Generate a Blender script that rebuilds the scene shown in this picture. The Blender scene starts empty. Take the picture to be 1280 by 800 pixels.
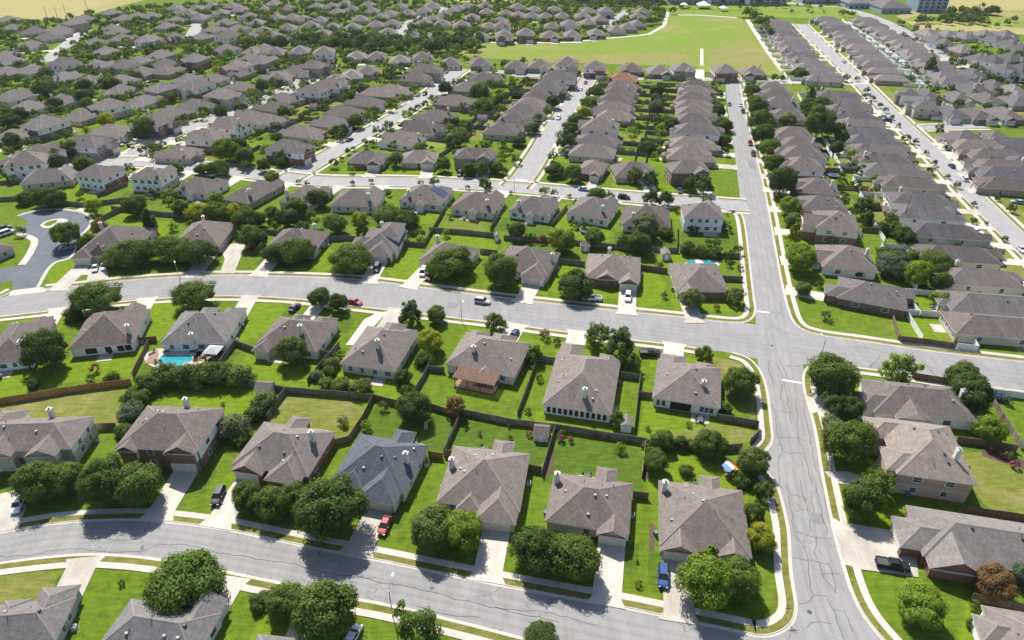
import bpy, math, random
import numpy as np
from mathutils import Vector, Matrix

R = math.radians
scn = bpy.context.scene
COL = scn.collection
rng = random.Random(7)

# ------------------------------------------------------------------ camera, sky, sun, exposure
CAM_H, PITCH, FPX = 105.0, R(32.8), 853.3
cam = bpy.data.cameras.new("camera")
cam.sensor_width = 36.0
cam.lens = 36.0 * FPX / 1280.0
cam.clip_start, cam.clip_end = 1.0, 20000.0
cam_o = bpy.data.objects.new("camera", cam)
cam_o.location = (0, 0, CAM_H)
cam_o.rotation_euler = (R(90) - PITCH, 0, 0)
COL.objects.link(cam_o)
scn.camera = cam_o

SUN_EL, SUN_AZ = R(50), R(-20)          # azimuth from +Y (away from the camera), negative = towards -X
w = bpy.data.worlds.new("World")
scn.world = w
w.use_nodes = True
nt = w.node_tree
sky = nt.nodes.new("ShaderNodeTexSky")
sky.sky_type = 'NISHITA'
sky.sun_disc = False
sky.sun_elevation, sky.sun_rotation = SUN_EL, SUN_AZ
nt.links.new(sky.outputs[0], nt.nodes["Background"].inputs[0])
nt.nodes["Background"].inputs[1].default_value = 0.098
sun = bpy.data.lights.new("sun", 'SUN')
sun.energy, sun.angle, sun.color = 5.0, R(0.5), (1.0, 0.95, 0.87)
sun_o = bpy.data.objects.new("sun", sun)
sd = Vector((math.sin(SUN_AZ) * math.cos(SUN_EL), math.cos(SUN_AZ) * math.cos(SUN_EL), math.sin(SUN_EL)))
sun_o.rotation_euler = (-sd).to_track_quat('-Z', 'Y').to_euler()
sun_o.location = (0, 200, 300)
COL.objects.link(sun_o)
scn.view_settings.view_transform = 'Standard'
scn.view_settings.look = 'None'
scn.view_settings.exposure = 0.74
scn.view_settings.gamma = 1.0
scn.cycles.max_bounces = 5
scn.cycles.diffuse_bounces = 3
scn.cycles.glossy_bounces = 2
scn.cycles.transmission_bounces = 2
scn.cycles.transparent_max_bounces = 4
scn.cycles.volume_bounces = 0

# ------------------------------------------------------------------ measuring: a pixel of the 1280x800 photo -> a point at height z
_c, _s = math.cos(PITCH), math.sin(PITCH)
def at(px, py, z=0.0):
    u, v = px - 640.0, py - 400.0
    d = (u, FPX * _c - v * _s, -FPX * _s - v * _c)
    t = (z - CAM_H) / d[2]
    return Vector((d[0] * t, d[1] * t, z))
def to_px(p):
    x, y, z = p[0], p[1], p[2] - CAM_H
    dep = y * _c - z * _s
    return 640 + FPX * x / dep, 400 - FPX * (y * _s + z * _c) / dep
def ppm(p):                                  # pixels per metre at a point
    return FPX / max(1.0, p[1] * _c - (p[2] - CAM_H) * _s)

# ------------------------------------------------------------------ materials
MATS = {}
def nodemat(name, rough=0.9):
    m = bpy.data.materials.new(name)
    m.use_nodes = True
    MATS[name] = m
    b = m.node_tree.nodes["Principled BSDF"]
    b.inputs["Roughness"].default_value = rough
    b.inputs["Specular IOR Level"].default_value = 0.25
    return m, m.node_tree, b
def N(t, typ, **k):
    n = t.nodes.new(typ)
    for a, v in k.items():
        if a.startswith("i_"):
            n.inputs[a[2:].replace("_", " ")].default_value = v
        else:
            setattr(n, a, v)
    return n
def coords(t, kind="Position"):
    if kind == "Position":
        return N(t, "ShaderNodeNewGeometry").outputs["Position"]
    return N(t, "ShaderNodeTexCoord").outputs[kind]
def noise(t, vec, scale, detail=4, rough=0.6, stretch=None):
    if stretch:
        mp = N(t, "ShaderNodeMapping")
        mp.inputs["Scale"].default_value = stretch
        t.links.new(vec, mp.inputs[0]); vec = mp.outputs[0]
    n = N(t, "ShaderNodeTexNoise")
    n.inputs["Scale"].default_value = scale
    n.inputs["Detail"].default_value = detail
    n.inputs["Roughness"].default_value = rough
    t.links.new(vec, n.inputs["Vector"])
    return n.outputs["Fac"]
def ramp(t, fac, stops):
    r = N(t, "ShaderNodeValToRGB")
    e = r.color_ramp.elements
    while len(e) < len(stops): e.new(0.5)
    for i, (p, c) in enumerate(stops):
        e[i].position = p
        e[i].color = (*c, 1) if len(c) == 3 else c
    t.links.new(fac, r.inputs[0])
    return r.outputs[0]
def mix(t, a, b, fac, mode='MIX'):
    m = N(t, "ShaderNodeMix", data_type='RGBA', blend_type=mode)
    for sock, v in ((m.inputs[0], fac), (m.inputs[6], a), (m.inputs[7], b)):
        if isinstance(v, (int, float)): sock.default_value = v
        elif isinstance(v, tuple): sock.default_value = (*v, 1)
        else: t.links.new(v, sock)
    return m.outputs[2]
def grey(v): return (v, v, v)

def lawn(name, lo, mid, hi, dry, dry_amt=0.5, big=0.03):
    m, t, b = nodemat(name, 1.0)
    p = coords(t)
    c = ramp(t, noise(t, p, 0.55, 6, 0.7), [(0.3, lo), (0.5, mid), (0.72, hi)])
    d = ramp(t, noise(t, p, big, 5, 0.62), [(dry_amt, grey(0)), (dry_amt + 0.2, grey(1))])
    c = mix(t, c, dry, d)
    g = ramp(t, noise(t, p, 4.5, 3, 0.8), [(0.3, grey(0.6)), (0.7, grey(1.35))])
    c = mix(t, c, g, 0.75, 'MULTIPLY')
    st = ramp(t, noise(t, p, 1.0, 2, 0.5, (0.25, 1.3, 1)), [(0.4, grey(0.86)), (0.6, grey(1.1))])
    c = mix(t, c, st, 0.8, 'MULTIPLY')
    t.links.new(c, b.inputs["Base Color"])
    b.inputs["Specular IOR Level"].default_value = 0.05
    return m
lawn("lawn", (0.060, 0.101, 0.010), (0.094, 0.150, 0.013), (0.126, 0.180, 0.020), (0.155, 0.165, 0.040), 0.56)
lawn("lawn_bright", (0.084, 0.140, 0.009), (0.118, 0.182, 0.012), (0.146, 0.208, 0.017), (0.170, 0.190, 0.034), 0.63)
lawn("lawn_deep", (0.048, 0.087, 0.012), (0.068, 0.118, 0.014), (0.094, 0.142, 0.019), (0.125, 0.136, 0.034), 0.62)
lawn("lawn_dry", (0.098, 0.124, 0.022), (0.138, 0.158, 0.032), (0.178, 0.180, 0.046), (0.220, 0.190, 0.080), 0.50, 0.09)
lawn("verge_grass", (0.10, 0.115, 0.025), (0.15, 0.150, 0.04), (0.20, 0.175, 0.06), (0.07, 0.10, 0.015), 0.52, 0.12)
lawn("meadow", (0.120, 0.175, 0.028), (0.165, 0.208, 0.038), (0.205, 0.225, 0.052), (0.27, 0.225, 0.095), 0.50, 0.014)
lawn("meadow_brown", (0.155, 0.172, 0.040), (0.195, 0.198, 0.054), (0.23, 0.205, 0.072), (0.26, 0.195, 0.11), 0.50, 0.05)
lawn("meadow_green", (0.115, 0.18, 0.024), (0.15, 0.215, 0.03), (0.19, 0.235, 0.042), (0.22, 0.225, 0.06), 0.55, 0.03)
lawn("dry_meadow", (0.24, 0.22, 0.085), (0.30, 0.26, 0.11), (0.34, 0.29, 0.13), (0.20, 0.22, 0.07), 0.55, 0.011)

def asphalt(name, base, var=0.12, crack=0.0, speck=1.0):
    m, t, b = nodemat(name, 0.92)
    p = coords(t)
    c = ramp(t, noise(t, p, 0.16, 6, 0.65), [(0.25, tuple(v * (1 - var) for v in base)), (0.75, tuple(v * (1 + var) for v in base))])
    g = ramp(t, noise(t, p, 6.0, 3, 0.8), [(0.3, grey(0.86)), (0.7, grey(1.12))])
    c = mix(t, c, g, speck, 'MULTIPLY')
    st = ramp(t, noise(t, p, 0.5, 4, 0.65, (1.0, 0.22, 1)), [(0.4, grey(0.93)), (0.62, grey(1.06))])
    c = mix(t, c, st, 1.0, 'MULTIPLY')
    oil = ramp(t, noise(t, p, 1.3, 3, 0.5), [(0.68, grey(1)), (0.78, grey(0.78))])
    c = mix(t, c, oil, 1.0, 'MULTIPLY')
    if crack:
        wv = N(t, "ShaderNodeTexNoise"); wv.inputs["Scale"].default_value = 0.35; wv.inputs["Detail"].default_value = 6
        t.links.new(p, wv.inputs["Vector"])
        add = N(t, "ShaderNodeMix", data_type='VECTOR'); add.inputs[0].default_value = 0.0
        va = N(t, "ShaderNodeVectorMath", operation='MULTIPLY_ADD')
        t.links.new(wv.outputs["Color"], va.inputs[0]); va.inputs[1].default_value = (5, 5, 0); t.links.new(p, va.inputs[2])
        vo = N(t, "ShaderNodeTexVoronoi", feature='DISTANCE_TO_EDGE'); vo.inputs["Scale"].default_value = 0.14
        t.links.new(va.outputs[0], vo.inputs["Vector"])
        k = ramp(t, vo.outputs["Distance"], [(0.004, grey(0.5)), (0.011, grey(1))])
        msk = ramp(t, noise(t, p, 0.09, 3, 0.5), [(0.5 - crack * 0.2, grey(0)), (0.62, grey(1))])
        c = mix(t, c, k, msk, 'MULTIPLY')
    t.links.new(c, b.inputs["Base Color"])
    return m
asphalt("asphalt", (0.238, 0.233, 0.231), 0.07)
asphalt("asphalt_old", (0.245, 0.239, 0.236), 0.08, 0.25)
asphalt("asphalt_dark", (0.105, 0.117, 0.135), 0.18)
asphalt("asphalt_far", (0.275, 0.269, 0.268), 0.06)
asphalt("concrete", (0.46, 0.425, 0.37), 0.12)
asphalt("concrete_stained", (0.40, 0.365, 0.315), 0.24)
asphalt("kerb_concrete", (0.46, 0.425, 0.37), 0.14)
asphalt("path_concrete", (0.48, 0.445, 0.39), 0.08)
asphalt("crack_tar", (0.06, 0.058, 0.056), 0.2)
asphalt("mulch", (0.10, 0.065, 0.045), 0.3)
asphalt("bare_earth", (0.36, 0.29, 0.20), 0.2)

def shingle(name, base):
    m, t, b = nodemat(name, 0.95)
    uv = coords(t, "UV")
    br = N(t, "ShaderNodeTexBrick", offset=0.5)
    br.inputs["Scale"].default_value = 1.0
    br.inputs["Color1"].default_value = (*[v * 0.86 for v in base], 1)
    br.inputs["Color2"].default_value = (*[v * 1.14 for v in base], 1)
    br.inputs["Mortar"].default_value = (*[v * 0.72 for v in base], 1)
    br.inputs["Mortar Size"].default_value = 0.02
    br.inputs["Brick Width"].default_value = 0.62
    br.inputs["Row Height"].default_value = 0.29
    t.links.new(uv, br.inputs["Vector"])
    p = coords(t)
    g = ramp(t, noise(t, p, 0.5, 6, 0.72), [(0.28, grey(0.82)), (0.72, grey(1.16))])
    c = mix(t, br.outputs["Color"], g, 1.0, 'MULTIPLY')
    st = ramp(t, noise(t, uv, 1.0, 4, 0.6, (1.5, 0.1, 1)), [(0.45, grey(0.90)), (0.6, grey(1.05))])
    c = mix(t, c, st, 0.8, 'MULTIPLY')
    oi = N(t, "ShaderNodeObjectInfo")
    v = ramp(t, oi.outputs["Random"], [(0.0, (0.74, 0.72, 0.74)), (0.35, (1.0, .97, .96)), (0.7, (0.93, .95, 1.0)), (1.0, (1.22, 1.18, 1.12))])
    c = mix(t, c, v, 1.0, 'MULTIPLY')
    t.links.new(c, b.inputs["Base Color"])
    b.inputs["Specular IOR Level"].default_value = 0.15
    return m
ROOFS = {"taupe": (0.182, 0.158, 0.143), "brown": (0.152, 0.131, 0.122), "grey": (0.165, 0.155, 0.15), "blue": (0.080, 0.090, 0.112),
         "warm": (0.202, 0.175, 0.155), "charcoal": (0.122, 0.114, 0.116), "red": (0.27, 0.145, 0.10), "far": (0.182, 0.163, 0.160)}
for k, v in ROOFS.items():
    shingle("shingle_" + k, v)
    m_, t_, b_ = nodemat("ridge_" + k)
    b_.inputs["Base Color"].default_value = (*[x * 1.22 for x in v], 1)

def wallmat(name, base, kind):
    m, t, b = nodemat(name, 0.85)
    p = coords(t, "Object")
    if kind == "brick":
        sp = N(t, "ShaderNodeSeparateXYZ"); t.links.new(p, sp.inputs[0])
        ad = N(t, "ShaderNodeMath", operation='ADD'); t.links.new(sp.outputs[0], ad.inputs[0]); t.links.new(sp.outputs[1], ad.inputs[1])
        cb = N(t, "ShaderNodeCombineXYZ"); t.links.new(ad.outputs[0], cb.inputs[0]); t.links.new(sp.outputs[2], cb.inputs[1])
        br = N(t, "ShaderNodeTexBrick"); br.inputs["Scale"].default_value = 1.0
        br.inputs["Brick Width"].default_value = 0.42; br.inputs["Row Height"].default_value = 0.16; br.inputs["Mortar Size"].default_value = 0.014
        br.inputs["Color1"].default_value = (*[v * 0.78 for v in base], 1); br.inputs["Color2"].default_value = (*[v * 1.2 for v in base], 1)
        br.inputs["Mortar"].default_value = (*[min(0.6, v * 1.1 + 0.06) for v in base], 1)
        t.links.new(cb.outputs[0], br.inputs["Vector"])
        c = br.outputs["Color"]
    else:
        wv = N(t, "ShaderNodeTexWave", wave_type='BANDS', bands_direction='Z', wave_profile='SAW')
        wv.inputs["Scale"].default_value = 1.6
        t.links.new(p, wv.inputs["Vector"])
        c = ramp(t, wv.outputs["Fac"], [(0.0, tuple(v * 0.86 for v in base)), (0.2, base)])
    g = ramp(t, noise(t, p, 0.7, 5, 0.65), [(0.3, grey(0.88)), (0.7, grey(1.08))])
    c = mix(t, c, g, 1.0, 'MULTIPLY')
    t.links.new(c, b.inputs["Base Color"])
WALLS = {"brick_red": ((0.22, 0.10, 0.075), "brick"), "brick_brown": ((0.20, 0.125, 0.095), "brick"), "brick_tan": ((0.36, 0.27, 0.20), "brick"),
         "stone": ((0.42, 0.38, 0.31), "brick"), "white_siding": ((0.82, 0.79, 0.80), "s"), "cream_siding": ((0.68, 0.61, 0.53), "s"),
         "grey_siding": ((0.40, 0.41, 0.41), "s"), "blue_siding": ((0.60, 0.64, 0.68), "s"), "tan_siding": ((0.50, 0.44, 0.36), "s")}
for k, (c, kd) in WALLS.items(): wallmat(k, c, kd)

def plain(name, col, rough=0.6, spec=0.4, metal=0.0, nz=0.12, scale=1.5):
    m, t, b = nodemat(name, rough)
    c = ramp(t, noise(t, coords(t, "Object"), scale, 4, 0.6), [(0.3, tuple(v * (1 - nz) for v in col)), (0.7, tuple(min(1, v * (1 + nz)) for v in col))])
    t.links.new(c, b.inputs["Base Color"])
    b.inputs["Specular IOR Level"].default_value = spec
    b.inputs["Metallic"].default_value = metal
    return m
plain("trim", (0.60, 0.57, 0.52)); plain("white_paint", (0.76, 0.75, 0.72)); plain("garage_paint", (0.60, 0.565, 0.49)); plain("door_paint", (0.16, 0.07, 0.05))
plain("window_glass", (0.035, 0.05, 0.058), 0.08, 0.6); plain("screen", (0.03, 0.028, 0.026), 0.7, 0.2); plain("shutter_dark", (0.08, 0.08, 0.085))
plain("vent_metal", (0.30, 0.29, 0.28), 0.6, 0.3, 0.1); plain("vent_dark", (0.06, 0.06, 0.06)); plain("lamp_metal", (0.30, 0.31, 0.31), 0.45, 0.5, 0.6)
plain("tyre", (0.025, 0.025, 0.026), 0.85); plain("rim", (0.5, 0.5, 0.52), 0.3, 0.5, 0.8); plain("car_glass", (0.02, 0.025, 0.03), 0.06, 0.7)
plain("head_lens", (0.75, 0.76, 0.78), 0.1, 0.6); plain("tail_lens", (0.30, 0.01, 0.01), 0.2, 0.5)
plain("bark", (0.12, 0.095, 0.075), 0.95, 0.1, 0, 0.3, 4); plain("plastic_bin", (0.10, 0.14, 0.16)); plain("ac_metal", (0.42, 0.42, 0.41))
plain("deck_wood", (0.27, 0.155, 0.115), 0.8, 0.2, 0, 0.25, 3); plain("pergola_wood", (0.23, 0.145, 0.105), 0.8, 0.2, 0, 0.3, 3); plain("pole_wood", (0.17, 0.12, 0.085), 0.9)
plain("tarp_blue", (0.08, 0.22, 0.50), 0.6); plain("tarp_red", (0.62, 0.10, 0.09), 0.6); plain("tarp_white", (0.78, 0.77, 0.74), 0.6); plain("slide_yellow", (0.68, 0.42, 0.05), 0.4)
plain("canopy_grey", (0.40, 0.40, 0.41), 0.8); plain("cushion", (0.05, 0.055, 0.06)); plain("solar_blue", (0.05, 0.075, 0.13), 0.4, 0.4, 0, 0.25, 6)
plain("vinyl_white", (0.72, 0.72, 0.70), 0.5); plain("wire", (0.30, 0.30, 0.31), 0.4, 0.5, 0.5); plain("apartment_wall", (0.27, 0.33, 0.40)); plain("apartment_pale", (0.40, 0.39, 0.37))
plain("rock", (0.40, 0.37, 0.32), 0.9, 0.2, 0, 0.3, 5); plain("sign_red", (0.45, 0.02, 0.02)); plain("trampoline", (0.03, 0.03, 0.035)); plain("blue_plastic", (0.10, 0.25, 0.45), 0.4)
m, t, b = nodemat("pool_water", 0.05)
c = ramp(t, noise(t, coords(t), 0.9, 4, 0.6), [(0.35, (0.012, 0.20, 0.25)), (0.65, (0.035, 0.31, 0.35))])
t.links.new(c, b.inputs["Base Color"]); b.inputs["Specular IOR Level"].default_value = 0.5
bmp = N(t, "ShaderNodeBump"); bmp.inputs["Strength"].default_value = 0.15; t.links.new(noise(t, coords(t), 3.0, 2), bmp.inputs["Height"]); t.links.new(bmp.outputs[0], b.inputs["Normal"])
def fencemat(name, a, bcol):
    m, t, b = nodemat(name, 0.95)
    p = coords(t, "UV")
    mp = N(t, "ShaderNodeMapping"); mp.inputs["Scale"].default_value = (6.5, 0.25, 1); t.links.new(p, mp.inputs[0])
    n = N(t, "ShaderNodeTexWhiteNoise", noise_dimensions='1D')
    sp = N(t, "ShaderNodeSeparateXYZ"); t.links.new(mp.outputs[0], sp.inputs[0])
    fl = N(t, "ShaderNodeMath", operation='FLOOR'); t.links.new(sp.outputs[0], fl.inputs[0]); t.links.new(fl.outputs[0], n.inputs["W"])
    c = mix(t, a, bcol, n.outputs["Value"])
    big = ramp(t, noise(t, p, 0.3, 4, 0.6), [(0.3, grey(0.75)), (0.7, grey(1.25))])
    c = mix(t, c, big, 1.0, 'MULTIPLY')
    t.links.new(c, b.inputs["Base Color"])
fencemat("fence_grey", (0.15, 0.13, 0.108), (0.23, 0.20, 0.168)); fencemat("fence_brown", (0.15, 0.10, 0.066), (0.22, 0.155, 0.105))
fencemat("fence_amber", (0.24, 0.125, 0.04), (0.33, 0.19, 0.075)); fencemat("fence_tan", (0.30, 0.20, 0.11), (0.40, 0.28, 0.17))

m, t, b = nodemat("car_paint", 0.52)
oi = N(t, "ShaderNodeObjectInfo"); t.links.new(oi.outputs["Color"], b.inputs["Base Color"])
b.inputs["Specular IOR Level"].default_value = 0.3
b.inputs["Coat Weight"].default_value = 0.0

def foliage(name, use_obj=True, col=(0.06, 0.11, 0.03)):
    m = bpy.data.materials.new(name); m.use_nodes = True; MATS[name] = m
    t = m.node_tree; t.nodes.clear()
    out = N(t, "ShaderNodeOutputMaterial")
    at_ = N(t, "ShaderNodeAttribute", attribute_name="leaf_tone")
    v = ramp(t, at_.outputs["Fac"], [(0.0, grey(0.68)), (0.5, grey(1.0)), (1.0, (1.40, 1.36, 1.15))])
    if use_obj:
        oi = N(t, "ShaderNodeObjectInfo"); base = oi.outputs["Color"]
    else:
        a2 = N(t, "ShaderNodeAttribute", attribute_name="tree_tint"); base = a2.outputs["Color"]
    c = mix(t, base, v, 1.0, 'MULTIPLY')
    d = N(t, "ShaderNodeBsdfDiffuse"); tr = N(t, "ShaderNodeBsdfTranslucent"); gl = N(t, "ShaderNodeBsdfGlossy"); gl.inputs["Roughness"].default_value = 0.55
    t.links.new(c, d.inputs[0])
    tc = mix(t, c, (1.15, 1.25, 0.5), 1.0, 'MULTIPLY'); t.links.new(tc, tr.inputs[0])
    gl.inputs[0].default_value = (0.6, 0.65, 0.6, 1)
    ms = N(t, "ShaderNodeMixShader"); ms.inputs[0].default_value = 0.36
    t.links.new(d.outputs[0], ms.inputs[1]); t.links.new(tr.outputs[0], ms.inputs[2])
    m2 = N(t, "ShaderNodeMixShader"); m2.inputs[0].default_value = 0.014
    t.links.new(ms.outputs[0], m2.inputs[1]); t.links.new(gl.outputs[0], m2.inputs[2])
    t.links.new(m2.outputs[0], out.inputs[0])
foliage("foliage"); foliage("foliage_far", False)

# ------------------------------------------------------------------ mesh helpers
class MB:
    def __init__(self): self.v, self.f, self.m, self.uv, self.slots = [], [], [], [], []
    def slot(self, mat):
        if mat not in self.slots: self.slots.append(mat)
        return self.slots.index(mat)
    def poly(self, pts, mat, uv=None):
        i = len(self.v)
        self.v += [tuple(p) for p in pts]
        self.f.append(tuple(range(i, i + len(pts)))); self.m.append(self.slot(mat))
        if uv is None: uv = [(p[0], p[1]) for p in pts]
        self.uv += list(uv)
    def box(self, x0, x1, y0, y1, z0, z1, mat, top=None, M=None):
        P = [Vector(p) for p in ((x0, y0, z0), (x1, y0, z0), (x1, y1, z0), (x0, y1, z0), (x0, y0, z1), (x1, y0, z1), (x1, y1, z1), (x0, y1, z1))]
        if M is not None: P = [M @ p for p in P]
        for q in ((0, 1, 5, 4), (1, 2, 6, 5), (2, 3, 7, 6), (3, 0, 4, 7)): self.poly([P[k] for k in q], mat)
        self.poly([P[k] for k in (4, 5, 6, 7)], top or mat)
        self.poly([P[k] for k in (3, 2, 1, 0)], mat)
    def tube(self, a, b, r0, r1, mat, n=7):
        a, b = Vector(a), Vector(b)
        d = (b - a).normalized(); u = d.orthogonal().normalized(); w_ = d.cross(u)
        A = [a + (u * math.cos(2 * math.pi * k / n) + w_ * math.sin(2 * math.pi * k / n)) * r0 for k in range(n)]
        B = [b + (u * math.cos(2 * math.pi * k / n) + w_ * math.sin(2 * math.pi * k / n)) * r1 for k in range(n)]
        for k in range(n): self.poly([A[k], A[(k + 1) % n], B[(k + 1) % n], B[k]], mat)
        self.poly(B, mat); self.poly(A[::-1], mat)
    def mesh(self, name):
        me = bpy.data.meshes.new(name)
        me.from_pydata(self.v, [], self.f)
        for s_ in self.slots: me.materials.append(MATS[s_])
        me.polygons.foreach_set("material_index", self.m)
        l = me.uv_layers.new(name="UVMap")
        l.data.foreach_set("uv", [c for p in self.uv for c in p])
        me.update()
        return me
    def build(self, name, parent=None, smooth=False):
        me = self.mesh(name)
        if smooth: me.polygons.foreach_set("use_smooth", [True] * len(me.polygons))
        return link(name, me, parent)
def link(name, me, parent=None):
    o = bpy.data.objects.new(name, me)
    COL.objects.link(o)
    if parent is not None: o.parent = parent
    return o
def empty(name, loc, rz=0.0):
    o = bpy.data.objects.new(name, None)
    o.location = loc; o.rotation_euler = (0, 0, rz); o.empty_display_size = 0.5
    COL.objects.link(o)
    return o
def tag(o, label, cat, group=None):
    o["label"] = label; o["category"] = cat
    if group: o["group"] = group
    return o
def structure(o): o["kind"] = "structure"; return o
def copy_tree(o, parent=None):
    c = o.copy(); COL.objects.link(c)
    if parent is not None: c.parent = parent
    for ch in o.children: copy_tree(ch, c)
    return c

def dense(pts, step):
    out = [Vector(pts[0])]
    for a, b in zip(pts, pts[1:]):
        a, b = Vector(a), Vector(b); n = max(1, int((b - a).length / step))
        out += [a.lerp(b, k / n) for k in range(1, n + 1)]
    return out
def smooth_line(pts, rounds=2):
    pts = [Vector(p) for p in pts]
    for _ in range(rounds):
        q = [pts[0]]
        for a, b in zip(pts, pts[1:]): q += [a.lerp(b, 0.25), a.lerp(b, 0.75)]
        q.append(pts[-1]); pts = q
    return pts
def offset(pts, d):                      # positive = to the left of travel
    out = []
    for i, p in enumerate(pts):
        a = pts[max(0, i - 1)]; b = pts[min(len(pts) - 1, i + 1)]
        t_ = Vector((b.x - a.x, b.y - a.y, 0))
        if t_.length < 1e-6: t_ = Vector((1, 0, 0))
        t_.normalize()
        out.append(Vector((p.x - t_.y * d, p.y + t_.x * d, 0)))
    return out
def ribbon(mb, pts, d0, d1, z, mat, skirt=0.0):
    A, B = offset(pts, d0), offset(pts, d1)
    for k in range(len(A) - 1):
        q = [A[k], A[k + 1], B[k + 1], B[k]]
        q = [Vector((p.x, p.y, z)) for p in q]
        if (q[1] - q[0]).cross(q[3] - q[0]).z < 0: q = q[::-1]
        mb.poly(q, mat)
        if skirt:
            for e in ((A[k], A[k + 1]), (B[k], B[k + 1])):
                mb.poly([(e[0].x, e[0].y, z - skirt), (e[1].x, e[1].y, z - skirt), (e[1].x, e[1].y, z), (e[0].x, e[0].y, z)], mat)
def sheet(name, pxs, z, mat, smooth=0):
    pts = [at(*p) for p in pxs]
    if smooth: pts = smooth_line(pts + [pts[0]], smooth)[:-1]
    mb = MB()
    q = [(p.x, p.y, z) for p in pts]
    ar = sum(q[i][0] * q[(i + 1) % len(q)][1] - q[(i + 1) % len(q)][0] * q[i][1] for i in range(len(q)))
    mb.poly(q if ar > 0 else q[::-1], mat)
    return structure(mb.build(name))

# ------------------------------------------------------------------ ground
mb = MB()
mb.poly([(-6000, -60, 0), (6000, -60, 0), (6000, 9000, 0), (-6000, 9000, 0)], "lawn")
structure(mb.build("ground"))
sheet("meadow", [(575, 55), (640, 54), (715, 54), (746, 50), (800, 45), (812, 43), (830, 33), (835, 19), (875, 19.5), (921, 22.5), (934, 25), (960, 64), (985, 95), (880, 90), (870, 84), (700, 78), (590, 72), (560, 62)], 0.05, "meadow")
for pxs, mt in (([(640, 80), (690, 70), (760, 68), (850, 66), (868, 72), (866, 82), (700, 78)], "meadow_brown"), ([(884, 68), (905, 58), (930, 52), (950, 60), (972, 84), (890, 85)], "meadow_brown"), ([(640, 56), (720, 55), (800, 48), (838, 40), (870, 48), (860, 58), (740, 60)], "meadow_green"),
    ([(845, 24), (915, 28), (925, 40), (900, 55), (882, 58), (866, 40), (850, 34)], "meadow_green"), ([(650, 62), (760, 63), (850, 60), (860, 62), (760, 66), (660, 66)], "meadow_green")):
    sheet("meadow", pxs, 0.052, mt, 2)
sheet("dry_meadow", [(-60, -5), (205, -6), (150, 8), (100, 22), (60, 25), (0, 22), (-60, 26)], 0.05, "dry_meadow")
sheet("dry_meadow", [(1130, -8), (1500, -8), (1500, 50), (1290, 44), (1230, 40), (1150, 37), (1120, 20), (1160, 8)], 0.05, "dry_meadow")
sheet("green_meadow", [(1165, 15), (1290, 12), (1290, 36), (1210, 30), (1120, 26)], 0.06, "meadow")
sheet("dry_meadow", [(540, -6), (1100, -8), (1080, 1), (690, 2), (580, 3)], 0.055, "dry_meadow")
sheet("dry_meadow", [(960, 48), (968, 47), (992, 88), (975, 88)], 0.056, "dry_meadow")
sheet("meadow", [(700, 7), (960, 8), (1050, 9), (1075, 18), (1060, 24), (930, 21), (840, 17), (700, 6)], 0.058, "meadow_green")
for pxs, mat in [
    ([(-10, 500), (85, 492), (165, 482), (165, 500), (152, 540), (110, 525), (-10, 530)], "lawn_dry"),
    ([(350, 492), (465, 502), (437, 552), (420, 545), (335, 525)], "lawn_dry"),
    ([(470, 505), (577, 521), (555, 568), (520, 560), (445, 550)], "lawn_deep"),
    ([(585, 522), (690, 538), (677, 590), (640, 575), (560, 560)], "lawn_deep"),
    ([(697, 542), (803, 556), (800, 600), (740, 590), (688, 590)], "lawn_deep"),
    ([(897, 530), (945, 535), (940, 555), (890, 562), (800, 555), (800, 548)], "lawn_dry"),
    ([(890, 445), (935, 455), (948, 480), (950, 530), (915, 505), (900, 470)], "lawn_dry"),
    ([(1200, 562), (1290, 575), (1290, 650), (1235, 640), (1210, 600)], "lawn_dry"),
    ([(1030, 372), (1115, 390), (1120, 426), (1010, 410), (995, 385)], "lawn"),
    ([(1122, 395), (1170, 372), (1193, 430), (1125, 424)], "lawn_bright"),
    ([(60, 327), (90, 324), (112, 326), (106, 350), (54, 357)], "lawn_bright"),
    ([(-10, 715), (78, 710), (58, 750), (-10, 765)], "lawn_dry"),
    ([(110, 712), (190, 714), (150, 760), (90, 800), (80, 800)], "lawn"),
    ([(1075, 712), (1150, 722), (1210, 745), (1200, 800), (1120, 800)], "lawn"),
    ([(545, 292), (615, 297), (615, 312), (530, 308)], "lawn_bright"), ([(497, 315), (535, 312), (520, 352), (478, 346)], "lawn_bright"),
    ([(700, 332), (730, 334), (715, 372), (683, 370)], "lawn_bright"), ([(800, 340), (832, 344), (830, 386), (788, 382)], "lawn_bright"),
    ([(385, 315), (412, 302), (420, 335), (395, 342)], "lawn_bright"), ([(190, 380), (235, 374), (205, 425), (180, 430)], "lawn_bright"),
    ([(310, 378), (365, 378), (330, 420), (290, 430)], "lawn_bright"), ([(130, 250), (170, 258), (165, 285), (130, 282)], "lawn_bright"),
    ([(853, 290), (925, 285), (928, 312), (850, 308)], "lawn_deep"), ([(697, 258), (712, 258), (766, 285), (760, 308), (690, 290)], "lawn_bright"),
    ([(520, 170), (560, 174), (558, 186), (520, 184)], "meadow"), ([(768, 187), (805, 189), (803, 199), (765, 198)], "lawn_bright"),
    ([(820, 195), (838, 177), (838, 168), (812, 172)], "lawn"), ([(1128, 137), (1180, 145), (1185, 152), (1150, 152)], "lawn_dry"),
]:
    sheet("lawn", pxs, 0.012, mat, 1)

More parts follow.
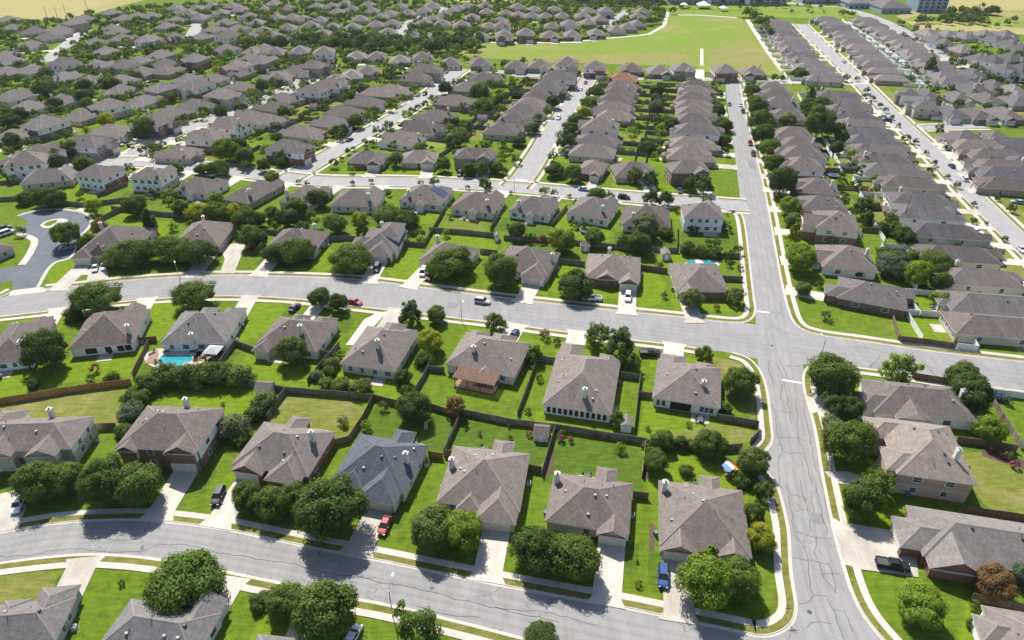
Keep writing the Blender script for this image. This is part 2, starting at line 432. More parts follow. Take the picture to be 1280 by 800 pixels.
# ------------------------------------------------------------------ streets
STREETS = {}          # name -> world centreline
def road_between(name, left, right, mat, z):
    mb = MB()
    L = smooth_line([at(*p) for p in left], 1); Rr = smooth_line([at(*p) for p in right], 1)
    pts = L + Rr[::-1]
    q = [(p.x, p.y, z) for p in pts]
    ar = sum(q[i][0] * q[(i + 1) % len(q)][1] - q[(i + 1) % len(q)][0] * q[i][1] for i in range(len(q)))
    mb.poly(q if ar > 0 else q[::-1], mat)
    return structure(mb.build(name))
def kerb(px, side, verge=1.25, walk=1.3, gap=()):
    """kerb, grass verge and pavement along a kerb line; side +1 = pavement lies to the left of the line's direction."""
    pts = dense(smooth_line([at(*p) for p in px], 2), 3.0)
    a = MB(); ribbon(a, pts, -0.45 * side, 0.0, 0.045, "kerb_concrete"); ribbon(a, pts, 0.0, 0.18 * side, 0.13, "kerb_concrete", 0.12)
    structure(a.build("kerb"))
    if verge:
        a = MB(); ribbon(a, pts, 0.18 * side, (0.18 + verge) * side, 0.10, "verge_grass"); structure(a.build("grass_verge"))
    if walk:
        a = MB(); ribbon(a, pts, (0.18 + verge) * side, (0.18 + verge + walk) * side, 0.12, "concrete", 0.12); structure(a.build("pavement"))
# lower curved street
B_UP = [(-60, 682), (-10, 667), (25, 661), (60, 655), (100, 651), (150, 649), (195, 650), (277, 660), (320, 669), (370, 680), (445, 695), (475, 700), (545, 715), (620, 730), (727, 750), (770, 757), (815, 766), (860, 776), (920, 788), (945, 794)]
B_LO = [(-60, 722), (-10, 706), (45, 699), (85, 695), (125, 693.5), (195, 699), (287, 717), (320, 724), (375, 735), (442, 750), (480, 756), (587, 782), (640, 796), (760, 826), (900, 862), (1000, 890)]
RSL_LOW = [(915, 441), (935, 447), (947, 459), (955, 475), (960, 500), (963, 530), (965, 548), (962, 556), (955, 564), (952, 575), (956, 588), (966, 599), (974, 615), (981, 645), (985, 664), (987, 715), (991, 737), (994.5, 760), (991, 777), (977, 789), (960, 794.5), (945, 794)]
RSR_LOW = [(1180, 476), (1160, 473.5), (1110, 465), (1070, 460), (1035, 456), (1016, 456), (1007, 462), (1004, 475), (1007, 492), (1013, 512), (1020, 537), (1026, 577), (1030, 600), (1042, 660), (1055, 707), (1065, 740), (1080, 770), (1102, 797), (1135, 832), (1190, 880)]
RSL_UP = [(907, 103), (909, 131), (912, 151), (917, 180), (919.5, 200), (924, 240), (924, 247), (919, 250.5), (905, 250)]
RSL_MID = [(880, 258), (905, 260.5), (921, 263.5), (927, 268), (931, 282), (936, 325), (941, 370), (944, 386), (941, 397), (931, 403), (910, 403), (860, 397)]
RSR_UP = [(925, 103), (927, 115), (932, 144), (942, 177), (946, 197), (956, 235), (965, 282), (970, 312), (979, 360), (987, 391), (992, 402), (1001, 411), (1015, 416), (1035, 420.5), (1087, 427), (1160, 438.5), (1280, 452), (1340, 459)]
M_UP = [(54, 361), (90, 358), (132, 353), (160, 350), (201, 347), (271, 343.5), (320, 344), (420, 347), (467, 351), (535, 360), (640, 373.5), (677, 377.5), (790, 390), (860, 397)]
M_LO = [(-60, 404), (0, 396), (56, 390), (102, 383.5), (160, 376.5), (224, 372), (277, 370), (320, 371), (375, 374), (435, 382), (495, 389), (570, 398), (640, 406), (665, 410), (735, 419), (795, 426), (847, 432), (870, 435.5), (915, 441)]
road_between("lower_street", B_UP + [(1000, 806), (1110, 810), (1190, 880)], B_LO + [(1100, 910)], "asphalt_old", 0.020)
road_between("middle_road", [(-60, 381), (0, 372), (54, 361)] + M_UP[1:] + [(930, 404), (1000, 411), (1035, 420.5), (1087, 427), (1160, 438.5), (1280, 452), (1340, 459)],
             M_LO + [(950, 450), (1010, 456), (1070, 460), (1160, 473.5), (1240, 485), (1280, 490), (1340, 498)], "asphalt", 0.024)
road_between("straight_street", [(907, 97), (907, 107)] + RSL_UP[1:6] + [(927, 262)] + RSL_MID[4:8] + [(945, 420)] + RSL_LOW[2:], [(926, 97)] + RSR_UP[1:12] + [(1004, 440)] + RSR_LOW[7:], "asphalt_old", 0.028)
kerb(B_UP[:], 1); kerb(B_LO, -1)
kerb(RSL_LOW, -1); kerb(RSR_LOW, 1); kerb(RSL_MID, -1); kerb(RSR_UP, 1); kerb(M_UP, 1); kerb([(-60, 381), (0, 372), (17, 363)], 1); kerb(M_LO[:-1], -1)
kerb([(1180, 476), (1240, 485), (1280, 490), (1340, 498)], -1)
STREETS["B"] = [at(a[0], (a[1] + b[1]) / 2) for a, b in (((-60, 682), (0, 722)), ((45, 658), (0, 699)), ((125, 650), (0, 694)), ((195, 650), (0, 699)), ((320, 669), (0, 724)), ((442, 694), (0, 750)), ((587, 724), (0, 782)), ((760, 756), (0, 826)), ((900, 784), (0, 862)))]
STREETS["M"] = [at(a, b) for a, b in ((-60, 392), (0, 384), (60, 376), (132, 366), (220, 359), (320, 357), (420, 362), (535, 377), (640, 390), (790, 408), (900, 422), (1010, 434), (1087, 444), (1160, 456), (1280, 471), (1340, 478))]
STREETS["RS"] = [at(a, b) for a, b in ((916, 97), (919, 140), (931, 190), (940, 240), (953, 300), (962, 360), (972, 430), (983, 500), (995, 570), (1008, 640), (1022, 710), (1035, 760), (1070, 840))]
def far_street(key, name, px, width=9.0, mat="asphalt_far", z=0.02, walk=True, sides=(1, -1)):
    pts = dense(smooth_line([at(*p) for p in px], 2), 5.0)
    STREETS[key] = pts
    a = MB(); ribbon(a, pts, -width / 2, width / 2, z, mat); structure(a.build(name))
    if walk:
        for s_ in sides:
            h = width / 2 * s_
            a = MB(); ribbon(a, pts, h, h + 0.35 * s_, 0.13, "kerb_concrete", 0.12); structure(a.build("kerb"))
            a = MB(); ribbon(a, pts, h + 0.35 * s_, h + 1.6 * s_, 0.1, "verge_grass"); structure(a.build("grass_verge"))
            a = MB(); ribbon(a, pts, h + 1.6 * s_, h + 3.0 * s_, 0.12, "path_concrete", 0.12); structure(a.build("pavement"))
far_street("R3", "back_street", [(70, 206), (160, 200.5), (240, 208), (330, 219), (400, 227.5), (470, 226.5), (560, 229), (640, 234), (720, 241), (800, 248), (880, 254), (935, 258)], 9.5, z=0.032)
far_street("S1", "side_street", [(741, 92), (727, 112), (708, 138), (690, 164), (673, 194), (655, 222), (643, 234)], 9.0, z=0.036)
far_street("S2", "side_street", [(577, 86), (565, 94), (540, 117), (490, 150), (440, 177), (405, 198), (378, 214), (362, 223)], 9.0, z=0.036)
far_street("S3", "side_street", [(416, 81), (400, 92), (370, 108), (345, 121.5), (320, 129), (280, 144), (225, 164), (185, 184), (158, 199)], 9.0, z=0.036)
far_street("S4", "treelined_street", [(1000, 30), (1021, 51), (1041, 70), (1060, 88), (1075, 102), (1095, 123), (1120, 148), (1150, 176), (1178, 203), (1210, 238), (1245, 273), (1300, 327), (1340, 365)], 8.6, z=0.036)
far_street("S4b", "cross_street", [(1150, 160), (1185, 158.5), (1230, 158)], 6.0, z=0.03)
far_street("S5", "distant_street", [(57, 77), (75, 62), (90, 51), (107, 37)], 10, z=0.036, walk=False)
far_street("S6", "boulevard", [(985, 3.5), (1045, 9), (1075, 16), (1100, 25.5), (1125, 38), (1150, 52), (1175, 65), (1210, 81), (1255, 96)], 15, z=0.04, walk=False)
far_street("T", "top_street", [(640, 94), (700, 95.5), (741, 96), (800, 98.5), (916, 99), (1005, 101)], 8, z=0.024, walk=False)
far_street("X1", "distant_street", [(235, 50), (243, 39), (247, 29)], 10, walk=False, z=0.024)
far_street("X2", "distant_street", [(500, 44), (505, 33), (520, 24), (545, 14), (563, 7)], 11, walk=False, z=0.024)
far_street("X3", "distant_street", [(757, 35), (785, 13)], 10, walk=False, z=0.024)
far_street("X4", "distant_street", [(955, 14.5), (1052, 16.5)], 9, walk=False, z=0.024)
far_street("X5", "distant_street", [(575, 88), (640, 90), (660, 92)], 8, walk=False, z=0.027)
for px, wd in [([(582, 53), (640, 53.5), (715, 53), (746, 49.3), (800, 44.3), (812, 42.3), (830, 32), (835, 15)], 3.2), ([(836, 18.5), (875, 19), (921, 22)], 4.0),
               ([(934, 24.3), (946, 43), (960, 64.5), (977, 87)], 3.6), ([(877.2, 61), (877.3, 82)], 2.2), ([(874.5, 87), (874, 100)], 6),
               ([(20, 66.5), (60, 64), (92, 61.5), (120, 60.5), (160, 59.2), (216, 57.5)], 6), ([(1087, 104.5), (1030, 104), (960, 103.5)], 3)]:
    pts = dense([at(*p) for p in px], 8)
    a = MB(); ribbon(a, pts, -wd / 2, wd / 2, 0.075, "path_concrete"); structure(a.build("path"))
for o_ in (8.2, -8.2):
    a = MB(); ribbon(a, STREETS["S4"][8:], o_ - 1.0 if o_ > 0 else o_ + 1.0, o_ + 4.5 if o_ > 0 else o_ - 4.5, .013, "lawn_dry"); structure(a.build("lawn"))
# old cul-de-sac with dark asphalt on the photo's left
sheet("cul_de_sac", [(16, 363), (47, 359), (64, 328), (88, 324), (95, 312), (100, 295), (111, 285), (115, 276), (109, 267), (92, 263.5), (75, 261.5), (55, 262), (38, 265), (22, 270), (35, 277), (34, 281), (22, 285), (-5, 287), (-5, 296), (26, 291), (44, 297), (47, 302), (40, 318), (30, 331), (-5, 337), (-5, 354), (15, 352)], 0.036, "asphalt_dark")
kerb([(47, 359), (64, 328), (88, 324), (95, 312), (100, 295), (111, 285), (115, 276), (109, 267), (92, 263.5), (75, 261.5), (55, 262), (38, 265), (22, 270)], -1, 0, 0.5)
kerb([(26, 291), (44, 297), (47, 302), (40, 318), (30, 331)], -1, 0, 1.6)
sheet("traffic_island", [(50, 282), (56, 277), (70, 273.5), (82, 273.5), (86, 277), (78, 281), (62, 285.5), (54, 285.5)], 0.12, "kerb_concrete", 1)
sheet("traffic_island", [(54, 281.5), (59, 277.5), (70, 275), (73, 276.5), (61, 284)], 0.14, "lawn", 1)
sheet("pavement", [(93, 264), (104, 258.5), (110, 258.5), (101, 267)], 0.13, "concrete")
# sealed cracks in the straight street and the lower street
for px in [[(965, 505), (970, 520), (972, 540), (975, 556), (977, 562), (974, 572), (973, 590), (976, 610)], [(994, 500), (997, 520), (996, 532), (999, 548), (1003, 560), (1005, 570), (1011, 588), (1015, 605)],
           [(1004, 500), (1007, 520), (1012, 540), (1014, 556), (1017, 575), (1022, 590), (1027, 606), (1033, 630), (1038, 655)], [(972, 513), (990, 516)], [(976, 547), (999, 548), (1016, 554)], [(980, 565), (1004, 568)],
           [(985, 620), (990, 640), (992, 664), (1002, 668), (1012, 671), (1040, 674)], [(992, 668), (1003, 680), (1009, 698), (1011, 715), (1014, 735), (1018, 745), (1010, 752), (999, 756)], [(1020, 670), (1018, 690), (1025, 703), (1028, 722), (1040, 735), (1045, 742)],
           [(1018, 744), (1035, 746), (1037, 757), (1044, 768), (1050, 785), (1055, 800)], [(1011, 700), (1035, 706)], [(1028, 718), (1050, 718)], [(1035, 703), (1042, 722), (1044, 740)], [(990, 697), (1010, 701)],
           [(966, 478), (960, 460), (962, 450)], [(970, 455), (978, 468), (985, 500), (990, 530)], [(1009, 785), (1014, 778), (1024, 777), (1040, 780)], [(1043, 762), (1055, 765), (1066, 790)],
           [(1000, 600), (1004, 620), (1010, 640), (1014, 662)], [(1020, 605), (1027, 640), (1034, 668)], [(997, 630), (1002, 637), (1012, 638)], [(975, 500), (978, 480)], [(983, 605), (988, 618), (1007, 623)], [(1014, 612), (1018, 640)],
           [(-10, 697), (30, 695), (60, 690), (95, 686), (145, 690), (180, 688), (200, 680), (230, 681), (260, 688), (300, 695), (330, 700)], [(330, 700), (370, 706), (400, 714), (440, 720), (470, 727), (510, 734), (560, 746), (620, 760), (700, 778)],
           [(520, 758), (560, 768), (600, 772)], [(620, 760), (680, 765), (720, 775), (745, 782)], [(100, 672), (150, 675), (175, 674)], [(450, 720), (458, 724), (470, 722)], [(660, 778), (690, 783)],
           [(960, 407), (985, 417), (1000, 420)], [(974, 448), (984, 470)], [(1140, 440), (1175, 475)], [(1075, 432), (1110, 442), (1130, 450)], [(1085, 462), (1100, 445)]]:
    pts = dense([at(*p) for p in px], 1.2)
    pts = [pts[0]] + [p + Vector((rng.uniform(-.22, .22), rng.uniform(-.22, .22), 0)) for p in pts[1:-1]] + [pts[-1]]
    a = MB(); ribbon(a, pts, -0.05, 0.05, 0.034, "crack_tar"); structure(a.build("road_crack"))
for px in ([(978, 475), (1003, 479)], [(946, 389), (962, 391)], [(645, 224), (660, 226)]):
    a = MB(); ribbon(a, [at(*p) for p in px], -0.3, 0.3, 0.040, "white_paint"); structure(a.build("stop_line"))

asphalt("asphalt_worn", (0.224, 0.219, 0.216), 0.10); asphalt("asphalt_patch", (0.185, 0.182, 0.182), 0.10)
for zk, (k_, offs) in enumerate((("M", (-3.0, -1.2, 1.2, 3.0)), ("RS", (-2.6, -.9, .9, 2.6)), ("B", (-2.6, -.9, .9, 2.6)))):
    pts = dense(smooth_line(STREETS[k_], 2), 4.0)
    for o_ in offs:
        a = MB(); ribbon(a, pts, o_ - .32, o_ + .32, .0302 + .0007 * zk, "asphalt_worn"); structure(a.build("wheel_track"))
for pxs in ([(1090, 452), (1108, 455), (1104, 462), (1085, 459)], [(560, 378), (575, 379.5), (570, 386), (556, 384)], [(690, 745), (712, 750), (704, 762), (682, 757)], [(1012, 640), (1028, 642), (1032, 656), (1015, 654)], [(935, 200), (943, 201), (945, 212), (937, 211)]):
    sheet("road_patch", pxs, .0326, "asphalt_patch")
def nearest_on(key, p):
    best = None
    P = STREETS[key]
    for a, b in zip(P, P[1:]):
        ab = Vector((b.x - a.x, b.y - a.y)); ap = Vector((p.x - a.x, p.y - a.y))
        k = max(0, min(1, ap.dot(ab) / max(1e-9, ab.length_squared)))
        q = Vector((a.x, a.y)) + ab * k
        d = (Vector((p.x, p.y)) - q).length
        if best is None or d < best[0]: best = (d, q, ab.normalized())
    return best

# ------------------------------------------------------------------ houses
def nrm(v): return v.normalized() if v.length > 1e-9 else v
def roof_block(mb, x0, x1, y0, y1, ze, pitch, mat, rmat, gables=(), trim="trim", wall=None, inset=0.45, caps=True):
    W, D = x1 - x0, y1 - y0
    faces = []; h = 0
    if W >= D:
        h = D / 2 * pitch; e = D / 2; yc = (y0 + y1) / 2
        a = Vector((x0 + (0 if 'l' in gables else e), yc, ze + h)); b = Vector((x1 - (0 if 'r' in gables else e), yc, ze + h))
        if b.x < a.x: b = a.copy()
        P = [Vector((x0, y0, ze)), Vector((x1, y0, ze)), Vector((x1, y1, ze)), Vector((x0, y1, ze))]
        faces = [[P[0], P[1], b, a], [P[2], P[3], a, b]]
        for g, tri in (('r', [P[1], P[2], b]), ('l', [P[3], P[0], a])):
            if g not in gables: faces.append(tri)
        edges = [(a, b)] + ([(P[0], a), (P[3], a)] if 'l' not in gables else []) + ([(P[1], b), (P[2], b)] if 'r' not in gables else [])
    else:
        h = W / 2 * pitch; e = W / 2; xc = (x0 + x1) / 2
        a = Vector((xc, y0 + (0 if 'n' in gables else e), ze + h)); b = Vector((xc, y1 - (0 if 'f' in gables else e), ze + h))
        P = [Vector((x0, y0, ze)), Vector((x1, y0, ze)), Vector((x1, y1, ze)), Vector((x0, y1, ze))]
        faces = [[P[1], P[2], b, a], [P[3], P[0], a, b]]
        for g, tri in (('n', [P[0], P[1], a]), ('f', [P[2], P[3], b])):
            if g not in gables: faces.append(tri)
        edges = [(a, b)] + ([(P[0], a), (P[1], a)] if 'n' not in gables else []) + ([(P[2], b), (P[3], b)] if 'f' not in gables else [])
    fn = []
    for f in faces:
        f = [p for i, p in enumerate(f) if (p - f[i - 1]).length > 1e-4]
        if len(f) < 3: continue
        u = nrm(f[1] - f[0]); n = nrm((f[1] - f[0]).cross(f[2] - f[0])); v = n.cross(u)
        mb.poly(f, mat, [((p - f[0]).dot(u), (p - f[0]).dot(v)) for p in f])
        fn.append((f, n))
    if caps:
        for (p, q) in edges:
            if (q - p).length < 0.3: continue
            e_ = nrm(q - p)
            for f, n in fn:
                if any((x - p).length < 1e-4 for x in f) and any((x - q).length < 1e-4 for x in f):
                    t_ = nrm(n.cross(e_))
                    cen = sum(f, Vector()) / len(f)
                    if t_.dot(cen - p) < 0: t_ = -t_
                    o_ = n * 0.03; e2 = e_ * 0.12
                    mb.poly([p + o_ + e2, q + o_, q + t_ * 0.16 + o_, p + t_ * 0.16 + o_ + e2], rmat)
    # fascia and soffit
    for i in range(4):
        p, q = P[i], P[(i + 1) % 4]
        mb.poly([p - Vector((0, 0, .2)), q - Vector((0, 0, .2)), q, p], trim)
    mb.poly([p - Vector((0, 0, .19)) for p in P[::-1]], trim)
    # gable walls
    if wall is not None:
        for g in gables:
            if g == 'n' and W < D: tri = [(x0 + inset, y0 + inset, ze - .1), (x1 - inset, y0 + inset, ze - .1), ((x0 + x1) / 2, y0 + inset, ze + h - inset * pitch * .6)]
            elif g == 'f' and W < D: tri = [(x1 - inset, y1 - inset, ze - .1), (x0 + inset, y1 - inset, ze - .1), ((x0 + x1) / 2, y1 - inset, ze + h - inset * pitch * .6)]
            elif g == 'l' and W >= D: tri = [(x0 + inset, y1 - inset, ze - .1), (x0 + inset, y0 + inset, ze - .1), (x0 + inset, (y0 + y1) / 2, ze + h - inset * pitch * .6)]
            elif g == 'r' and W >= D: tri = [(x1 - inset, y0 + inset, ze - .1), (x1 - inset, y1 - inset, ze - .1), (x1 - inset, (y0 + y1) / 2, ze + h - inset * pitch * .6)]
            else: continue
            wall[0].poly(tri, wall[1])
    return h
def walls_block(mb, x0, x1, y0, y1, ze, mats, split=None, ins=0.45):
    """mats: front, right, back, left; split: height below which the material is brick (upper = siding)."""
    x0, x1, y0, y1 = x0 + ins, x1 - ins, y0 + ins, y1 - ins
    P = [(x0, y0), (x1, y0), (x1, y1), (x0, y1)]
    for i in range(4):
        p, q = P[i], P[(i + 1) % 4]
        lv = [(0, ze - 0.12, mats[i][0])] if split is None else [(0, split, mats[i][0]), (split, ze - 0.12, mats[i][1])]
        for a, b, m_ in lv: mb.poly([(*p, a), (*q, a), (*q, b), (*p, b)], m_)
def opening(root, name, side, c, half, z0, z1, plane, frame="white_paint", pane="window_glass", child=True, proud=0.05, mull=True):
    """a window: frame mesh with its pane as a sub-part. side n/f: along x at y=plane; l/r: along y at x=plane."""
    sg = {'n': -1, 'f': 1, 'l': -1, 'r': 1}[side]
    def bx(m, a0, a1, d0, d1, h0, h1, mat):
        d0, d1 = sorted((plane + sg * d0, plane + sg * d1))
        if side in 'nf': m.box(a0, a1, d0, d1, h0, h1, mat)
        else: m.box(d0, d1, a0, a1, h0, h1, mat)
    f = MB(); t_ = 0.11
    bx(f, c - half - t_, c - half, -0.02, proud, z0 - t_, z1 + t_, frame); bx(f, c + half, c + half + t_, -0.02, proud, z0 - t_, z1 + t_, frame)
    bx(f, c - half, c + half, -0.02, proud, z1, z1 + t_, frame); bx(f, c - half, c + half, -0.02, proud + .03, z0 - t_, z0, frame)
    if mull: bx(f, c - half, c + half, -0.02, proud, (z0 + z1) / 2 - .03, (z0 + z1) / 2 + .03, frame)
    g = f if not child else MB()
    bx(g, c - half, c + half, -0.02, proud * 0.5, z0, z1, pane)
    fo = f.build(name, root)
    if child: g.build("pane", fo)
    return fo

HOUSES = []
def add_house(**k): HOUSES.append(k); return k
def frame_from(mode, p, ze):
    if mode == 'N':
        a, b, c = (at(*q, ze) for q in p); x = b - a; x.z = 0; W = x.length; x.normalize(); y = Vector((-x.y, x.x, 0)); D = (c - b).dot(y); o = a
    else:
        a, b, c = (at(*q, ze) for q in p); x = b - a; x.z = 0; W = x.length; x.normalize(); y = Vector((-x.y, x.x, 0)); D = -(c - b).dot(y); o = a - y * D
    cen = o + x * W / 2 + y * D / 2
    return Vector((cen.x, cen.y, 0)), math.atan2(x.y, x.x), W, D
def near(mode, pts, front, label, short, st=1, roof="taupe", wf="brick_tan", ws="cream_siding", wings=(), chim=None, garage=None, street=None, pitch=0.6, door=None, ze=None, upper=None, rear=None, drive=None, solar=None, vents=8):
    ze = ze or (2.8 if st == 1 else 5.5)
    c, ang, W, D = frame_from(mode, pts, ze)
    if front == 'f': ang += math.pi
    elif front == 'l': ang -= math.pi / 2; W, D = D, W
    elif front == 'r': ang += math.pi / 2; W, D = D, W
    return add_house(c=c, ang=ang, W=W, D=D, label=label, short=short, st=st, ze=ze, roof=roof, wf=wf, ws=ws, wings=wings, chim=chim, garage=garage, street=street, pitch=pitch, upper=upper, rear=rear, near=True, drive=drive, solar=solar, vents=vents, door=door)

# wings: (side F/B/L/R, from, to (fractions of that side), metres out, gable 'g' or hip 'h')
near('F', [(-14, 524), (119, 520), (104, 561)], 'n', "taupe-roofed two-storey house with twin front gables, behind the parked white sedan", "two-gabled house by the white sedan", 2, "taupe", "stone", "white_siding",
     [("F", .62, .9, 2.0, 'g'), ("F", .2, .5, 1.6, 'g'), ("B", .05, .32, 3.0, 'h')], (.62, .95), (.1, .35), "B", .55, ze=4.6)
near('F', [(184, 507), (282, 510), (248, 564)], 'n', "large two-storey brick house with three arched windows under a front gable", "two-storey brick house with arched windows", 2, "taupe", "brick_brown", "white_siding",
     [("F", .60, .98, 1.0, 'g'), ("F", .02, .28, .8, 'g')], (.55, .93), (.62, .94), "B", .58)
near('F', [(330, 527), (420, 540), (389, 597)], 'n', "taupe-roofed house with dark red side wall, half hidden by street oaks", "taupe house beside the black car", 1, "taupe", "brick_red", "brick_red",
     [("F", .05, .45, 1.5, 'g'), ("F", .5, .95, 2.5, 'h'), ("B", .3, .58, 3.2, 'h')], (.84, .62), (.05, .4), "B", .62)
near('F', [(450, 542), (536, 557), (512, 619)], 'n', "house with the only blue-grey shingle roof and a white chimney", "blue-grey roofed house", 1, "blue", "brick_tan", "cream_siding",
     [("F", .45, .95, 3.2, 'h'), ("F", .1, .45, .8, 'h'), ("B", .45, .75, 3.4, 'h')], (.86, .5), (.52, .92), "B", .64)
near('F', [(567, 557), (663, 567), (648, 640)], 'n', "taupe hip-roofed house directly right of the blue-grey roof, cream garage", "house right of the blue-grey roof", 1, "warm", "stone", "cream_siding",
     [("F", .5, .98, 3.2, 'h'), ("F", .25, .55, 1.0, 'h'), ("B", .5, .78, 3.2, 'h')], (.08, .55), (.55, .95), "B", .6)
near('F', [(693, 590), (791, 604), (785, 668)], 'n', "taupe house with white garage below the neat flower-edged back lawn", "house below the flower-edged lawn", 1, "taupe", "stone", "cream_siding",
     [("F", .62, .99, 1.2, 'g'), ("F", .2, .6, .0, 'h'), ("B", .52, .8, 3.4, 'h')], (.06, .75), (.66, .96), "B", .58)
near('F', [(823, 600), (928, 613), (932, 697)], 'n', "corner house whose driveway holds a blue car", "corner house with the blue car", 1, "taupe", "brick_tan", "tan_siding",
     [("F", .02, .42, 1.0, 'g'), ("F", .62, .97, .6, 'g'), ("F", .36, .7, -.5, 'h'), ("B", .5, .75, 3.0, 'h')], (.06, .8), (.06, .38), "B", .56)
near('F', [(-20, 757), (96, 746), (78, 800)], 'f', "grey house cut by the frame's lower left corner", "grey house at the lower left corner", 1, "grey", "brick_tan", "grey_siding",
     [("F", .02, .45, 2.5, 'h'), ("F", .5, .8, .6, 'h')], None, (.05, .42), "B", .56)
near('F', [(164, 748), (278, 766), (262, 832)], 'f', "grey multi-hipped house with a blue-topped vent, below the curving street", "grey house below the lower street", 1, "grey", "brick_tan", "white_siding",
     [("F", .02, .38, 2.5, 'g'), ("F", .5, .8, 1.6, 'h')], None, (.05, .36), "B", .6)
near('F', [(322, 792), (376, 798), (366, 850)], 'f', "grey roof corner peeking out under the big round tree at the bottom edge", "roof under the big round tree", 1, "grey", "brick_tan", "tan_siding", [], None, (.1, .5), "B", .6)
near('N', [(-26, 457), (40, 449), (53, 401)], 'f', "house cut by the photo's left edge with a row of rear windows", "left edge house with rear windows", 1, "taupe", "brick_tan", "white_siding",
     [("F", .1, .5, 2.0, 'h')], (.2, .85), (.12, .46), "M", .6)
near('N', [(84, 437), (167, 429), (187, 386)], 'f', "white-walled house with a dark screened rear porch, left of the pool", "house left of the pool", 1, "taupe", "brick_tan", "white_siding",
     [("F", .1, .45, 2.0, 'g')], (.1, .8), (.12, .42), "M", .62, rear="screens")
near('N', [(199, 430), (283, 429), (308, 390)], 'f', "house whose back patio opens on a turquoise swimming pool", "house with the turquoise pool", 1, "grey", "brick_brown", "white_siding",
     [("F", .0, .34, 2.4, 'h'), ("F", .45, .72, 2.8, 'h'), ("F", .74, .98, 1.0, 'h')], (.5, .97), (.03, .3), "M", .6)
near('N', [(318, 431), (396, 440), (423, 403)], 'f', "taupe house with a small gabled back porch, right of the pool", "house right of the pool", 1, "taupe", "brick_tan", "cream_siding",
     [("F", .05, .4, 2.0, 'h'), ("F", .5, .8, 2.0, 'h'), ("B", .7, .98, 2.6, 'h')], (.33, .72), (.55, .78), "M", .6)
near('N', [(424, 455), (494, 465), (535, 417)], 'f', "plain hip-roofed beige house with a short white chimney, left of the pergola", "beige house left of the pergola", 1, "taupe", "brick_tan", "cream_siding",
     [("F", .3, .7, 3.0, 'h'), ("F", .05, .3, 1.0, 'h')], (.42, .72), (.6, .95), "M", .62)
near('N', [(556, 455), (643, 472), (656, 428)], 'f', "house with a slatted brown timber pergola over its back porch", "house with the timber pergola", 1, "taupe", "brick_tan", "cream_siding",
     [("F", .25, .6, 2.0, 'h'), ("F", .65, .95, 1.5, 'h'), ("B", .32, .52, 1.6, 'h')], (.66, .72), (.28, .56), "M", .6)
near('N', [(677, 506), (765, 519), (776, 450)], 'f', "long house with a wall of windows along its white rear sunroom", "house with the windowed sunroom", 1, "warm", "brick_tan", "white_siding",
     [("F", .02, .34, 1.8, 'h'), ("F", .60, .98, 4.5, 'h')], (.42, .86), (.62, .96), "M", .6, rear="sunroom")
near('N', [(815, 497), (901, 511), (896, 459)], 'f', "white-walled corner house with a recessed rear patio beside the junction", "corner house with recessed patio", 1, "taupe", "brick_tan", "white_siding",
     [("F", .55, .97, 2.6, 'h'), ("F", .1, .4, 1.2, 'h')], (.28, .7), (.6, .92), "M", .5, rear="patio")
# north side of the middle road (fronts towards us)
near('N', [(-24, 326), (18, 308), (8, 297)], 'r', "grey-walled house at the left edge beside the dark cul-de-sac", "left edge house by the cul-de-sac", 1, "brown", "grey_siding", "grey_siding", [], None, None, None, .5)
near('F', [(128, 286), (196, 285), (186, 319)], 'n', "house behind a pair of oaks with two pale cars on its drive", "house with two pale cars", 1, "brown", "stone", "blue_siding",
     [("F", .2, .6, 0., 'h'), ("F", .0, .35, 1.4, 'h')], (.06, .9), (.04, .3), "M", .6)
near('F', [(240, 279), (297, 279), (284, 308)], 'n', "hip-roofed house with a red-brick porch and wide pink driveway", "house with the red-brick porch", 1, "taupe", "brick_red", "tan_siding",
     [("F", .05, .5, 1.5, 'h')], (.3, .96), (.62, .95), "M", .6)
near('N', [(330, 311), (393, 315), (407, 290)], 'n', "hip-roofed house behind twin oaks, left of the two-storey house with a dormer", "house left of the dormer house", 1, "taupe", "brick_tan", "tan_siding",
     [("F", .05, .4, 1.5, 'h')], (.72, .9), (.05, .35), "M", .6)
near('F', [(462, 286), (510, 288), (496, 316)], 'n', "two-storey house with stepped roof and dormer above the black van", "stepped two-storey house by the black van", 1, "brown", "brick_tan", "white_siding",
     [("F", .28, .92, 3.0, 'h'), ("L", .15, .6, 3.0, 'h')], (.35, .97), (.36, .84), "M", .55, upper=(.42, .98, .35, .98))
near('F', [(546, 302), (601, 311), (590, 333)], 'n', "house with white chimney, tree in front, white van and red car outside", "house with white van and red car", 1, "taupe", "brick_tan", "cream_siding",
     [("F", .0, .4, 2.0, 'h')], (.1, .8), (.02, .32), "M", .6)
near('F', [(637, 307), (701, 316), (690, 346)], 'n', "house with a white garage door and pinkish paved drive behind a round tree", "house with the pinkish drive", 1, "warm", "white_siding", "cream_siding",
     [("F", .52, .98, 2.6, 'h'), ("F", .2, .5, .5, 'g')], (.94, .55), (.56, .94), "M", .58)
near('F', [(735, 317), (801, 322), (796, 352)], 'n', "brick-gabled house with a white pickup parked at its kerb", "brick-gabled house with white pickup", 1, "taupe", "brick_brown", "tan_siding",
     [("F", .62, .98, 2.0, 'g'), ("F", .2, .6, 0.3, 'g')], (.4, 1.0), (.65, .94), "M", .56)
near('F', [(835, 329), (896, 330), (898, 365)], 'n', "brick-fronted corner house with two small turquoise pools behind it", "corner house with two small pools", 1, "taupe", "brick_brown", "tan_siding",
     [("F", .02, .4, 1.4, 'g'), ("F", .3, .8, 0.0, 'h')], None, (.06, .36), "M", .55)
